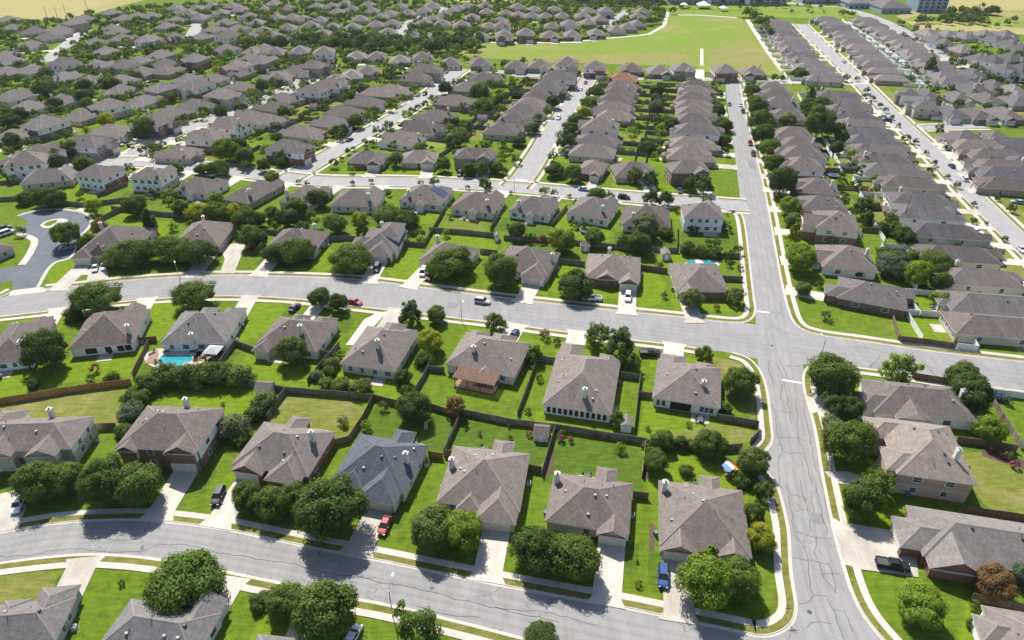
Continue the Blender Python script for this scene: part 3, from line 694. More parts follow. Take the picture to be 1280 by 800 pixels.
# right of the straight street
near('F', [(1074, 473), (1195, 484), (1221, 528)], 'l', "brown-roofed house with cross gable behind the corner oak right of the junction", "brown house behind the corner oak", 1, "brown", "white_siding", "white_siding",
     [("R", .2, .55, 1.6, 'g'), ("F", .4, .95, 3.0, 'h')], (.45, .93), (.45, .9), "RS", .55)
near('F', [(1096, 521), (1187, 533), (1222, 607)], 'l', "tall two-storey beige house with a rear chimney, second up from the pickup", "tall beige house above the pickup house", 2, "warm", "stone", "brick_tan",
     [("F", .55, .95, 1.6, 'h'), ("F", .02, .4, 3.0, 'h')], (.72, .78), None, "RS", .55)
near('F', [(1132, 631), (1300, 657), (1318, 722)], 'l', "grey-roofed red-brick house with a black pickup on its drive", "red-brick house with the black pickup", 1, "grey", "brick_red", "brick_red",
     [("F", .28, .9, 3.4, 'h'), ("R", .02, .42, 2.6, 'g')], None, (.35, .85), "RS", .55)
near('F', [(1226, 756), (1320, 772), (1320, 840)], 'l', "pale grey-roofed house corner cut by the frame's lower right edge", "house at the lower right corner", 1, "warm", "white_siding", "white_siding", [("F", .2, .7, 2.0, 'h')], None, None, "RS", .55)
near('N', [(1046, 372), (1135, 389), (1112, 357)], 'l', "brown-roofed house at the junction with a long open lawn and covered patio", "brown house at the junction", 1, "brown", "brick_brown", "brick_brown",
     [("F", .45, .95, 3.5, 'h'), ("B", .05, .4, 2.4, 'h')], None, (.55, .9), "RS", .5)
near('N', [(1028, 334), (1098, 341), (1086, 312)], 'l', "white-sided hip-roofed house second up the straight street's right side", "second house up straight street's right side", 1, "brown", "brick_brown", "white_siding",
     [("F", .3, .8, 3.2, 'g')], (.5, .85), (.35, .75), "RS", .58)
near('N', [(1020, 285), (1076, 291), (1060, 268)], 'l', "two-storey cream and brick house with roof dish, third up the straight street's right side", "third house up straight street's right side", 2, "brown", "brick_brown", "cream_siding",
     [("F", .3, .9, 4.0, 'g')], None, (.4, .8), "RS", .55)
near('N', [(1000, 263), (1062, 267), (1050, 249)], 'l', "brown-roofed house just behind the dish-topped two-storey house", "fourth house up straight street's right side", 1, "brown", "brick_brown", "tan_siding", [("F", .3, .8, 2.5, 'g')], None, (.35, .75), "RS", .55)
near('N', [(997, 240), (1050, 245), (1044, 228)], 'l', "brick-sided brown-roofed house, fifth up the straight street's right side", "fifth house up straight street's right side", 1, "brown", "brick_brown", "brick_brown", [("F", .3, .8, 2.5, 'h')], (.7, .8), (.35, .75), "RS", .55)
near('N', [(983, 212), (1032, 214), (1025, 200)], 'l', "white-sided house, sixth up the straight street's right side", "sixth house up straight street's right side", 2, "brown", "brick_brown", "white_siding", [("F", .3, .8, 2.0, 'h')], None, (.35, .75), "RS", .55)
ORD = "first second third fourth fifth sixth seventh eighth ninth tenth eleventh twelfth thirteenth fourteenth fifteenth sixteenth seventeenth eighteenth nineteenth twentieth".split()
def ordinal(i):
    if i < 20: return ORD[i]
    tens = {2: "twenty", 3: "thirty", 4: "forty", 5: "fifty", 6: "sixty"}
    a, b_ = divmod(i + 1, 10)
    return (tens[a] + "-" + ORD[b_ - 1]) if b_ else {3: "thirtieth", 4: "fortieth", 5: "fiftieth", 6: "sixtieth"}[a]
RNAME = {"taupe": "taupe", "brown": "brown", "grey": "grey", "blue": "blue-grey", "warm": "warm grey", "charcoal": "charcoal", "red": "rust-red", "far": "mauve-grey"}
WNAME = {"brick_red": "red-brick", "brick_brown": "brown-brick", "brick_tan": "tan-brick", "stone": "pale stone", "white_siding": "white-sided", "cream_siding": "cream-sided", "grey_siding": "grey-sided", "blue_siding": "blue-sided", "tan_siding": "tan-sided"}
def lab(i, phrase, st, roof, ws, k0=0):
    sh = f"{ordinal(i + k0)} house {phrase}"
    return f"{RNAME[roof]}-roofed {WNAME[ws]} {'two-storey ' if st == 2 else ''}house, {sh.replace(' house', '', 1)}", sh
# back-street row seen from behind
ROWF = [([(3, 210), (57, 204), (66, 191)], 2, "taupe", "brick_red", "white_siding"), ([(24, 231), (91, 225), (88, 213)], 1, "taupe", "brick_tan", "tan_siding"),
        ([(92, 219), (128, 224), (157, 212)], 2, "brown", "brick_red", "white_siding"), ([(160, 223), (201, 226), (225, 214)], 2, "brown", "stone", "white_siding"), ([(216, 237), (259, 243), (286, 228)], 1, "brown", "stone", "white_siding"),
        ([(278, 249), (311, 255), (343, 229)], 1, "brown", "brick_tan", "brick_tan"), ([(347, 252), (385, 258), (408, 237)], 1, "brown", "stone", "tan_siding"), ([(412, 257), (471, 259), (479, 241)], 1, "brown", "stone", "cream_siding"),
        ([(497, 251), (551, 257), (566, 238)], 1, "brown", "stone", "blue_siding"), ([(562, 260), (617, 267), (630, 247)], 1, "brown", "brick_tan", "cream_siding"), ([(635, 264), (687, 271), (696, 252)], 1, "brown", "stone", "white_siding"),
        ([(707, 267), (760, 276), (766, 253)], 1, "brown", "stone", "white_siding"), ([(777, 281), (839, 285), (841, 263)], 1, "brown", "stone", "white_siding"), ([(855, 272), (906, 274), (907, 258)], 2, "taupe", "stone", "white_siding")]
for i, (p, st, rf, wf, ws) in enumerate(ROWF[::-1]):
    l, s_ = lab(i, "from the junction along the back street", st, rf, ws)
    near('N', p, 'f', l, s_, st, rf, wf, ws, [("F", .08, .48, 2.2, 'h' if i % 2 else 'g')] + ([("B", .35, .55, 2.4, 'h')] if i in (3, 4, 5, 9) else []), None if i in (0, 11) else ((.78, .85) if i % 2 else (.2, .8)), (.1, .44), "R3", .58, solar=(i == 5), vents=4)
for i, (p, st, rf, wf, ws) in enumerate([([(432, 203), (479, 205), (487, 193)], 1, "brown", "brick_red", "tan_siding"), ([(500, 203), (546, 203), (549, 191)], 1, "taupe", "stone", "cream_siding"), ([(566, 197), (618, 199), (624, 189)], 2, "taupe", "brick_tan", "tan_siding"),
        ([(720, 215), (752, 219), (757, 204)], 1, "brown", "brick_brown", "tan_siding"), ([(769, 221), (822, 220), (824, 205)], 1, "brown", "stone", "cream_siding"), ([(839, 216), (889, 215), (891, 203)], 2, "brown", "brick_brown", "tan_siding")]):
    l, s_ = lab(i, "facing down onto the back street", st, rf, ws)
    near('N', p, 'n', l, s_, st, rf, wf, ws, [("F", .55, .95, 2.0, 'g'), ("F", .1, .5, .4, 'h')], None, (.58, .92), "R3", .56, vents=3)
# rows given by the centre of each roof; they turn to their street
def row(key, phrase, items, W=13.0, D=18.0, k0=0, roofs=("brown", "taupe", "brown", "warm"), sides=("white_siding", "tan_siding", "cream_siding", "brick_tan"), pitch=0.56, fence=None):
    for i, it in enumerate(items):
        px, py = it[0], it[1]; st = it[2] if len(it) > 2 else 1
        rr = random.Random(f"{key}{phrase}{i}")
        rf = it[3] if len(it) > 3 else rr.choice(roofs); ws = rr.choice(sides); wf = rr.choice(("brick_red", "brick_brown", "brick_tan", "stone"))
        if st == 2: ws = "white_siding" if rr.random() < .7 else ws
        ze = 2.8 if st == 1 else 5.5
        c = at(px, py, ze + 1.6); c.z = 0
        w_, d_ = (it[4], it[5]) if len(it) > 5 else (W * rr.uniform(.94, 1.06), D * rr.uniform(.92, 1.08))
        if key is None: ang = rr.choice((0, 1, 2, 3)) * math.pi / 2 + rr.uniform(-.1, .1) if False else R(it_ang) + rr.choice((0, math.pi)) + rr.uniform(-.08, .08)
        else:
            d, q, t_ = nearest_on(key, c)
            v = Vector((q.x - c.x, q.y - c.y)); n_ = Vector((-t_.y, t_.x)); n_ = n_ if n_.dot(v) > 0 else -n_
            ang = math.atan2(n_.y, n_.x) + math.pi / 2            # local -y looks to the street
        l, s_ = lab(i, phrase, st, rf, ws, k0)
        a = rr.choice((0.04, 0.5))
        add_house(c=c, ang=ang, W=w_, D=d_, label=l, short=s_, st=st, ze=ze, roof=rf, wf=wf, ws=ws, wings=[("F", a, a + .46, rr.uniform(1.5, 3), rr.choice("gh"))] + ([("B", .3, .6, 2.2, 'h')] if rr.random() < .45 else []),
                  chim=(rr.uniform(.1, .9), rr.uniform(.75, .9)) if rr.random() < .3 else None, garage=(a + .04, a + .42), street=key, pitch=pitch * rr.uniform(.95, 1.08), upper=None, rear=None, near=False, drive=None, solar=None, vents=2, fence=fence, door=None)
it_ang = 0
row("RS", "up straight street's right side", [(1003, 188, 2), (998, 176), (992, 164), (984, 141), (977, 126, 2), (971, 115), (966, 107)], 13, 18, 6, roofs=("brown",))
row("RS", "up straight street's left side", [(862, 190), (866, 176), (872, 159, 2), (867, 147), (868, 138), (868, 129), (868, 120), (868, 111), (870, 104)], 13, 20, fence="fence_grey")
row("S1", "up middle lane's right side", [(741, 186), (746, 172), (751, 154, 2), (768, 142), (766, 131.5), (769, 122), (773, 113), (778, 105), (779, 95, 1, "red")], 13, 19, fence="fence_grey")
row("S1", "up middle lane's left side", [(628, 159), (643, 146), (655, 135), (664, 126), (673, 117), (684, 106, 2), (698, 93, 2)], 13, 18, fence="fence_grey")
row("S2", "up diagonal lane's right side", [(503, 171), (528, 156), (546, 142), (569, 124), (587, 107), (607, 95)], 14, 19, fence="fence_grey")
row("S2", "up diagonal lane's left side", [(361, 180, 2), (377, 162), (414, 150), (431, 137), (456, 125), (472, 113), (490, 110), (520, 95), (533, 84, 2)], 13, 19, fence="fence_grey")
row("S3", "up far lane's right side", [(225, 187), (258, 166, 2), (287, 151, 2), (312, 142), (335, 147), (343, 131), (357, 120), (391, 109, 2), (412, 103, 2), (372, 86), (391, 79, 2)], 13, 17)
row("S3", "up far lane's left side", [(107, 174, 2), (140, 160), (190, 148, 2), (215, 138), (245, 129), (278, 115, 2), (301, 106), (345, 93), (370, 86)], 13, 17)
row("S4", "up treelined street's left side", [(1245, 401), (1240, 373), (1226, 341), (1196, 312), (1180, 284), (1158, 261), (1149, 244), (1137, 224), (1118, 208), (1106, 194), (1098, 183), (1091, 172), (1081, 161), (1074, 151), (1067, 142), (1060, 134), (1055, 126), (1047, 116)], 11.5, 23, roofs=("charcoal", "brown", "charcoal"), sides=("white_siding", "tan_siding", "grey_siding", "cream_siding"), pitch=.5, fence="vinyl_white")
row("S4", "beyond path on treelined street's left", [(1029, 96), (1022, 88.5), (1015, 81), (1008, 74), (1001, 67), (995, 60), (990, 53), (985, 47), (981, 41), (977, 36), (973, 31), (969, 26)], 11.5, 22, roofs=("far",), pitch=.5, fence="vinyl_white")
row("S4", "up treelined street's right side", [(1266, 226), (1262, 214), (1256, 203), (1246, 190), (1224, 178), (1290, 200), (1276, 187), (1262, 176)], 12, 24, roofs=("charcoal", "brown"), pitch=.5)
row("S4", "beyond cross street on treelined right", [(1157, 128, 2, "charcoal", 11, 13), (1137, 113, 2, "charcoal", 10, 11), (1114, 95), (1106, 86), (1098, 78), (1091, 71), (1084, 64), (1077, 57), (1070, 51), (1063, 45), (1057, 40), (1050, 34), (1043, 28), (1034, 23)], 11.5, 22, roofs=("far",), pitch=.5, fence="vinyl_white")
row("S6", "along boulevard's near side", [(1192, 98), (1183, 92), (1175, 86), (1167, 80), (1159, 75), (1151, 69), (1144, 64), (1137, 58), (1130, 52), (1119, 46), (1108, 41), (1098, 35), (1090, 29), (1081, 23)], 12, 22, roofs=("far",), pitch=.5, fence="vinyl_white")
row("S4b", "facing cross street", [(1188, 137), (1221, 139), (1256, 139), (1205, 169, 1, "brown", 18, 15), (1245, 164, 1, "brown", 9, 8)], 13, 18, roofs=("brown", "charcoal"), pitch=.5)
row("S4b", "behind cross street row", [(1158, 116), (1196, 119), (1234, 120), (1270, 123)], 13, 17, roofs=("brown", "charcoal"), pitch=.5)
row("T", "along the meadow's near edge", [(645, 80), (675, 79), (709, 76, 2), (744, 80, 2), (789, 83), (824, 86), (854, 82, 2), (906, 84, 2), (941, 87)], 15, 15, roofs=("taupe",))
def block(phrase, items, ang, roofs=("far", "taupe", "far"), W=14, D=16):
    global it_ang
    it_ang = ang
    row(None, phrase, sorted(items), W, D, roofs=roofs, pitch=.55)
block("from left in corner block above cul-de-sac", [(46, 187, 2), (26, 196), (16, 167), (55, 150, 2), (104, 141), (36, 131), (17, 118), (77, 123), (135, 128, 2), (180, 123), (201, 107, 2), (243, 104, 2)], -24)
block("from left in block below drainage path", [(8, 88), (12, 74), (40, 85), (79, 76, 2), (80, 94), (122, 79), (155, 79), (112, 98), (172, 74), (201, 66), (206, 78), (178, 88), (208, 86), (242, 71, 2), (283, 59), (317, 62), (296, 80, 2), (312, 71), (300, 88), (265, 97), (235, 97), (152, 98), (328, 60), (326, 73, 2), (150, 110)], -18)
block("from left in block above drainage path", [(10, 23), (16, 33), (43, 37), (58, 45), (75, 35), (39, 54), (93, 26, 2), (105, 22), (68, 40), (140, 34), (147, 38), (119, 51), (132, 62), (153, 46), (156, 21), (139, 14), (7, 67), (172, 18), (190, 18), (185, 47, 2), (218, 45), (208, 31), (220, 24), (252, 44), (267, 35), (281, 27), (297, 34), (285, 42, 2), (314, 44)], -22)
block("from left in block under tree belt", [(345, 63), (375, 61, 2), (405, 62, 2), (446, 68), (471, 68), (500, 72), (528, 69, 2), (563, 76), (600, 76), (347, 94), (420, 97), (440, 91), (459, 86), (330, 58)], 5)
block("from left in block above tree belt", [(328, 36), (360, 33), (388, 30), (415, 31), (441, 32), (470, 29), (341, 43, 2), (371, 43), (403, 39, 2), (430, 43), (460, 44), (485, 38, 2), (517, 43), (545, 43), (573, 43), (600, 43), (630, 41, 2), (657, 39, 2), (687, 42), (715, 41), (745, 39), (577, 29), (553, 28), (611, 31), (628, 30, 2), (690, 31), (712, 28, 2), (735, 26), (750, 22), (770, 35), (784, 32), (796, 28)], 3)
block("from left in the most distant block", [(218, 8), (226, 13), (245, 9), (250, 20), (265, 5), (290, 6), (310, 18), (330, 10), (360, 9), (365, 20), (378, 22), (395, 6), (415, 6), (421, 13), (440, 10), (465, 12), (450, 22), (400, 23), (487, 15), (500, 6), (540, 5), (510, 15), (530, 11), (530, 27), (541, 22), (555, 17), (565, 12), (572, 8), (608, 13), (585, 6), (606, 6), (632, 15), (625, 24), (647, 7), (668, 10), (692, 10), (648, 17), (665, 18), (682, 19), (703, 18), (735, 12), (757, 11, 2), (728, 18), (797, 19), (803, 12), (275, 14), (300, 10), (235, 15), (345, 20), (320, 26), (475, 20), (490, 27), (590, 20), (430, 3), (460, 4), (340, 3)], 0)
block("from left in block beside the grove", [(1160, 39), (1184, 41), (1171, 47), (1180, 53), (1202, 60), (1206, 43), (1231, 41), (1257, 41), (1244, 48), (1264, 53), (1277, 59), (1224, 71), (1241, 73, 2), (1256, 84, 2), (1277, 84, 2), (1262, 70), (1215, 90), (1240, 105), (1265, 110), (1215, 108)], 12, roofs=("charcoal", "far"))

for h in HOUSES:
    h["size"] = (ppm(Vector((h["c"].x, h["c"].y, 3))) ** 2) * h["W"] * h["D"]
    u, v = to_px(Vector((h["c"].x, h["c"].y, 3)))
    if u < -40 or u > 1320 or v < -8 or v > 830: h["size"] *= .2
HOUSES.sort(key=lambda h: -h["size"])
KEEP, REST = HOUSES[:298], HOUSES[298:]

def local_of(h, p):
    d = Vector((p.x - h["c"].x, p.y - h["c"].y)); c_, s_ = math.cos(-h["ang"]), math.sin(-h["ang"])
    return Vector((d.x * c_ - d.y * s_, d.x * s_ + d.y * c_))
def world_of(h, x, y, z=0.0):
    c_, s_ = math.cos(h["ang"]), math.sin(h["ang"])
    return Vector((h["c"].x + x * c_ - y * s_, h["c"].y + x * s_ + y * c_, z))

def blocks_of(h):
    W, D, ze, st = h["W"], h["D"], h["ze"], h["st"]
    x0, x1, y0, y1 = -W / 2, W / 2, -D / 2, D / 2
    out = []
    for k, (sd_, a, b_, o_, kd) in enumerate(h["wings"]):
        e = ze - 0.03 - 0.02 * k
        if sd_ in "FB":
            wx0, wx1 = x0 + a * W, x0 + b_ * W; hw = (wx1 - wx0) / 2; inn = min(hw + 0.8, D * .48)
            if sd_ == "F": r = (wx0 + .02 * k, wx1 - .02 * k, y0 - o_ - .05, y0 + inn)
            else: r = (wx0 + .02 * k, wx1 - .02 * k, y1 - inn, y1 + o_ + .05)
        else:
            wy0, wy1 = y0 + a * D, y0 + b_ * D; hw = (wy1 - wy0) / 2; inn = min(hw + 0.8, W * .48)
            if sd_ == "L": r = (x0 - o_ - .05, x0 + inn, wy0, wy1)
            else: r = (x1 - inn, x1 + o_ + .05, wy0, wy1)
        out.append((sd_, r, e, kd))
    return out

def build_house(h, i):
    W, D, ze, st = h["W"], h["D"], h["ze"], h["st"]
    x0, x1, y0, y1 = -W / 2, W / 2, -D / 2, D / 2
    pitch = h["pitch"]; sh, rg = "shingle_" + h["roof"], "ridge_" + h["roof"]
    scale = ppm(Vector((h["c"].x, h["c"].y, 3)))
    root = empty("house", h["c"], h["ang"])
    tag(root, h["label"], "house", "detached houses of the estate")
    rm, wm = MB(), MB()
    split = None if st == 1 else 2.9
    f, s_ = h["wf"], h["ws"]
    mats = [(f, f), (f, s_), (s_, s_), (f, s_)] if st == 2 else [(f,), (s_,), (s_,), (s_,)]
    caps = scale > 2.0
    if st == 2 and h["near"] is False and (i % 3 == 0): mats = [(f, s_), (f, s_), (s_, s_), (f, s_)]
    hh = roof_block(rm, x0, x1, y0, y1, ze, pitch, sh, rg, (), caps=caps)
    walls_block(wm, x0, x1, y0, y1, ze, mats, split)
    wl = blocks_of(h)
    for k, (sd_, r, e, kd) in enumerate(wl):
        wW, wD = r[1] - r[0], r[3] - r[2]
        # ridge must run towards the house
        g = []
        if sd_ in "FB":
            if wW >= wD:
                r = (r[0], r[1], r[2], r[2] + wW + .3) if sd_ == "F" else (r[0], r[1], r[3] - wW - .3, r[3])
            g = ['f' if sd_ == "F" else 'n'] + (['n' if sd_ == "F" else 'f'] if kd == 'g' else [])
        else:
            if wD > wW: r = (r[0], r[0] + wD + .3, r[2], r[3]) if sd_ == "L" else (r[1] - wD - .3, r[1], r[2], r[3])
            g = ['r' if sd_ == "L" else 'l'] + (['l' if sd_ == "L" else 'r'] if kd == 'g' else [])
        fm = f if sd_ == "F" else s_
        roof_block(rm, *r, e, pitch * 1.0, sh, rg, g, wall=(wm, fm if sd_ == "F" else s_), caps=caps)
        pm = [(fm, fm)] * 4 if sd_ == "F" else [(s_, s_)] * 4
        if sd_ == "F": pm = [(f, f), mats[1], mats[2], mats[3]]
        walls_block(wm, r[0], r[1], r[2], r[3], e, [(q[0], q[-1]) for q in pm], split, 0.45 + .013 * (k + 1))
    if h["upper"]:
        a, b_, c_, d_ = h["upper"]
        ux0, ux1, uy0, uy1 = x0 + a * W, x0 + b_ * W, y0 + c_ * D, y0 + d_ * D
        roof_block(rm, ux0, ux1, uy0, uy1, 5.6, pitch, sh, rg, ())
        walls_block(wm, ux0, ux1, uy0, uy1, 5.6, [("white_siding",)] * 4, None)
    small = scale < 1.15
    if small:                                     # far houses: walls and roof only
        wm.build("wall", root); rm.build("roof", root)
    else:
        wall = wm.build("wall", root); roof = rm.build("roof", root)
    h["root"] = root
    # garage
    front_y = y0 + .45
    if h["garage"] and scale > 0.9:
        a, b_ = h["garage"]; gx = x0 + (a + b_) / 2 * W
        gy = front_y
        for sd_, r, e, kd in wl:
            if sd_ == "F" and r[0] - .2 <= gx <= r[1] + .2: gy = min(gy, r[2] + .45)
        half = min(2.5, (b_ - a) * W / 2)
        h["gar"] = (gx, gy, half)
        if not small:
            g = MB(); g.box(gx - half, gx + half, gy - .06, gy + .1, 0.02, 2.2, "garage_paint")
            for q in range(1, 4): g.box(gx - half + .05, gx + half - .05, gy - .08, gy - .05, q * .55 - .02, q * .55 + .02, "trim")
            g.box(gx - half - .12, gx - half, gy - .09, gy + .1, 0, 2.32, "white_paint"); g.box(gx + half, gx + half + .12, gy - .09, gy + .1, 0, 2.32, "white_paint"); g.box(gx - half, gx + half, gy - .09, gy + .1, 2.2, 2.32, "white_paint")
            g.build("garage_door", root)
    elif h["garage"]:
        a, b_ = h["garage"]; h["gar"] = (x0 + (a + b_) / 2 * W, front_y, 2.5)
    if small: return
    big = scale > 2.6
    # front door with handle
    if big and h["garage"]:
        dx = x0 + W * (.5 if abs(h["gar"][0]) > W * .16 else .86)
        dy = front_y
        for sd_, r, e, kd in wl:
            if sd_ == "F" and r[0] <= dx <= r[1]: dy = min(dy, r[2] + .45)
        d = MB(); d.box(dx - .5, dx + .5, dy - .06, dy + .08, .05, 2.1, "door_paint"); do = d.build("front_door", root)
        d = MB(); d.box(dx + .35, dx + .42, dy - .12, dy - .05, 1.0, 1.15, "vent_metal"); d.build("handle", do)
    # windows
    rr = random.Random(i * 7 + 1)
    levels = [(0.9, 2.1)] + ([(min(3.7, ze - 1.7), min(4.9, ze - .6))] if st == 2 else [])
    def side_windows(side, lo, hi, plane, n, blocked=()):
        for z0, z1 in levels:
            for k in range(n):
                c_ = lo + (hi - lo) * (k + .5) / n + rr.uniform(-.4, .4)
                if any(a - .9 < c_ < b_ + .9 for a, b_ in blocked) and z0 < 2: continue
                opening(root, "window", side, c_, rr.choice((.5, .6, .8)), z0, z1, plane, child=big)
    wb = [(r[0], r[1]) for sd_, r, e, kd in wl if sd_ == "B"]; wf_ = [(r[0], r[1]) for sd_, r, e, kd in wl if sd_ == "F"]
    ang = h["ang"] % (2 * math.pi)
    def faces_cam(nx, ny):                        # which walls look at the photographer's half of the world
        c_, s_2 = math.cos(h["ang"]), math.sin(h["ang"]); n = Vector((nx * c_ - ny * s_2, nx * s_2 + ny * c_))
        return n.dot(-Vector((h["c"].x, h["c"].y)).normalized()) > .12
    nb = 4 if big else 3
    if h["rear"] == "sunroom":
        for k in range(11):
            opening(root, "window", 'f', x0 + W * (.06 + .88 * (k + .5) / 11), .42, .55, 2.2, y1 - .45, pane="screen", mull=False)
    elif h["rear"] == "screens":
        for fx, hw in ((.06, .9), (.17, .9), (.36, .8), (.62, 1.4)): opening(root, "window", 'f', x0 + W * fx + .9, hw, .5, 2.2, y1 - .45, pane="screen", mull=False)
    elif h["rear"] == "patio":
        opening(root, "patio_opening", 'f', x0 + W * .57, 2.4, .05, 2.3, y1 - .45, pane="screen", mull=False)
        for fx in (.12, .19, .26): opening(root, "window", 'f', x0 + W * fx, .45, .7, 2.1, y1 - .45)
        for fx in (.82, .9): opening(root, "window", 'f', x0 + W * fx, .4, .7, 2.1, y1 - .45)
    elif faces_cam(0, 1): side_windows('f', x0 + 1, x1 - 1, y1 - .45, nb, wb)
    if faces_cam(0, -1): side_windows('n', x0 + 1, x1 - 1, y0 + .45, nb, wf_ + ([(h["gar"][0] - 2.6, h["gar"][0] + 2.6)] if h["garage"] else []))
    if faces_cam(1, 0): side_windows('r', y0 + 1.5, y1 - 1.5, x1 - .45, 2, [(r[2], r[3]) for sd_, r, e, kd in wl if sd_ == "R"])
    if faces_cam(-1, 0): side_windows('l', y0 + 1.5, y1 - 1.5, x0 + .45, 2, [(r[2], r[3]) for sd_, r, e, kd in wl if sd_ == "L"])
    def roof_z(x, y):                            # height of the main hip roof
        return ze + min(x - x0, x1 - x, y - y0, y1 - y) * pitch
    if h["chim"]:
        cx, cy = x0 + h["chim"][0] * W, y0 + h["chim"][1] * D
        zt = ze + hh + .6 if min(W, D) < 15 else ze + hh * .82
        zt = min(max(zt, roof_z(cx, cy) + 1.3), roof_z(cx, cy) + 2.5)
        c_ = MB(); c_.box(cx - .48, cx + .48, cy - .42, cy + .42, ze - .4, zt, "cream_siding"); c_.box(cx - .56, cx + .56, cy - .5, cy + .5, zt, zt + .12, "trim")
        c_.tube((cx, cy, zt + .14), (cx, cy, zt + .5), .2, .2, "vent_metal", 8); c_.tube((cx, cy, zt + .5), (cx, cy, zt + .56), .34, .3, "vent_metal", 8)
        c_.build("chimney", roof)
    if scale > 2.2:
        for k in range(h["vents"]):
            vx, vy = rr.uniform(x0 + 2, x1 - 2), rr.uniform(y0 + 2, y1 - 2)
            if h["near"] and h["upper"]: break
            z = roof_z(vx, vy)
            v = MB()
            if k % 2: v.box(vx - .24, vx + .24, vy - .2, vy + .2, z - .25, z + .26, "vent_metal" if rr.random() < .6 else "vent_dark")
            else: v.tube((vx, vy, z - .2), (vx, vy, z + .5), .07, .07, "vent_dark" if rr.random() < .6 else "vent_metal", 6)
            v.build("roof_vent", roof)
    if h["solar"]:
        # panel field on the roof slope at the house's left (seen from the street)
        v = MB()
        for k in range(3):
            for q in range(5):
                tx = 1.0 + k * 1.75; ty = y0 + D * .28 + q * 1.1
                a_, b_ = x0 + tx, x0 + tx + 1.6
                if min(ty - y0, y1 - ty - 1.0) < tx: continue
                za, zb = ze + tx * pitch + .14, ze + (tx + 1.6) * pitch + .14
                v.poly([(a_, ty, za), (a_, ty + 1.0, za), (b_, ty + 1.0, zb), (b_, ty, zb)][::-1], "solar_blue")
        if v.f: v.build("solar_panel", roof)
for i, h in enumerate(KEEP): build_house(h, i)
# the rest of the estate, too many and too small to be objects of their own
rm = MB()
for i, h in enumerate(REST):
    W, D, ze = h["W"], h["D"], h["ze"]
    tmp = MB(); roof_block(tmp, -W / 2, W / 2, -D / 2, D / 2, ze, h["pitch"], "shingle_" + h["roof"], "ridge_" + h["roof"], (), caps=False)
    walls_block(tmp, -W / 2, W / 2, -D / 2, D / 2, ze, [(h["ws"],)] * 4)
    tmp2 = MB(); sd_, r, e, kd = blocks_of(h)[0]
    roof_block(tmp, r[0], r[1], r[2], r[2] + r[1] - r[0] + .3, e, h["pitch"], "shingle_" + h["roof"], "ridge_" + h["roof"], ('f',), caps=False)
    walls_block(tmp, r[0], r[1], r[2], r[3], e, [(h["wf"],)] * 4, None, .47)
    k = 0
    for f_, m_ in zip(tmp.f, tmp.m):
        rm.poly([world_of(h, *tmp.v[q]) for q in f_], tmp.slots[m_], tmp.uv[k:k + len(f_)]); k += len(f_)
if rm.f:
    o = rm.build("distant_houses"); o["kind"] = "stuff"

# each owner's grass
for i, h in enumerate(KEEP):
    for y0_, y1_ in ((-h["D"] / 2 - 6.5, -h["D"] / 2 + .6), (h["D"] / 2 - .6, h["D"] / 2 + 11)):
        mt = rng.choice(("lawn", "lawn_bright", "lawn_bright", "lawn_deep") if h["near"] else ("lawn", "lawn_bright", "lawn_bright", "lawn_deep", "lawn_dry", "lawn_dry"))
        x_ = h["W"] / 2 + rng.uniform(1.2, 2.4)
        if any(nearest_on(k, world_of(h, sx * x_, y0_ if y0_ < 0 else y1_))[0] < 7.5 for sx in (-1, 0, 1) for k in ("B", "M", "RS")): continue
        a = MB(); a.poly([world_of(h, x, y, .0035 + .0011 * (i % 7)) for x, y in ((-x_, y0_), (x_, y0_), (x_, y1_), (-x_, y1_))], mt); structure(a.build("lawn"))

# driveways (structure): from each garage to its street
HALFW = {"B": 4.7, "M": 5.6, "RS": 4.7}
for i, h in enumerate(HOUSES):
    if not h.get("gar") or not h["street"]: continue
    gx, gy, half = h["gar"]
    p = world_of(h, gx, gy)
    n_ = (world_of(h, gx, gy - 1) - p).normalized()
    best = None
    for k in range(4, 60):
        q = p + n_ * (k * .5)
        if nearest_on(h["street"], q)[0] < HALFW.get(h["street"], 4.4) + .2: best = k * .5; break
    if not best: continue
    hw = min(2.7, half + .15)
    t_ = Vector((-n_.y, n_.x, 0)); a = MB(); z = .135
    e = p + n_ * best
    q = [p - t_ * hw, p + t_ * hw, e - n_ * 1.6 + t_ * hw, e + t_ * (hw + .9), e - t_ * (hw + .9), e - n_ * 1.6 - t_ * hw]
    q = [Vector((v.x, v.y, z)) for v in q]
    if (q[1] - q[0]).cross(q[2] - q[1]).z < 0: q = q[::-1]
    mt = "concrete_stained" if i % 3 == 1 else "concrete"
    a.poly(q, mt)
    for k in range(len(q)): a.poly([q[k] - Vector((0, 0, .13)), q[(k + 1) % len(q)] - Vector((0, 0, .13)), q[(k + 1) % len(q)], q[k]], mt)
    structure(a.build("driveway"))
for i, h in enumerate(HOUSES):
    if h["street"] or not h.get("gar", True) or h["near"] or rng.random() < .25: continue
    a = MB(); x_ = rng.choice((-1, 1)) * h["W"] * .22; y_ = -h["D"] / 2 + .4; L = rng.uniform(7, 9)
    q = [world_of(h, x_ - 2.6, y_, .13), world_of(h, x_ - 2.6, y_ - L, .13), world_of(h, x_ + 2.6, y_ - L, .13), world_of(h, x_ + 2.6, y_, .13)]
    a.poly(q, "path_concrete"); structure(a.build("driveway"))
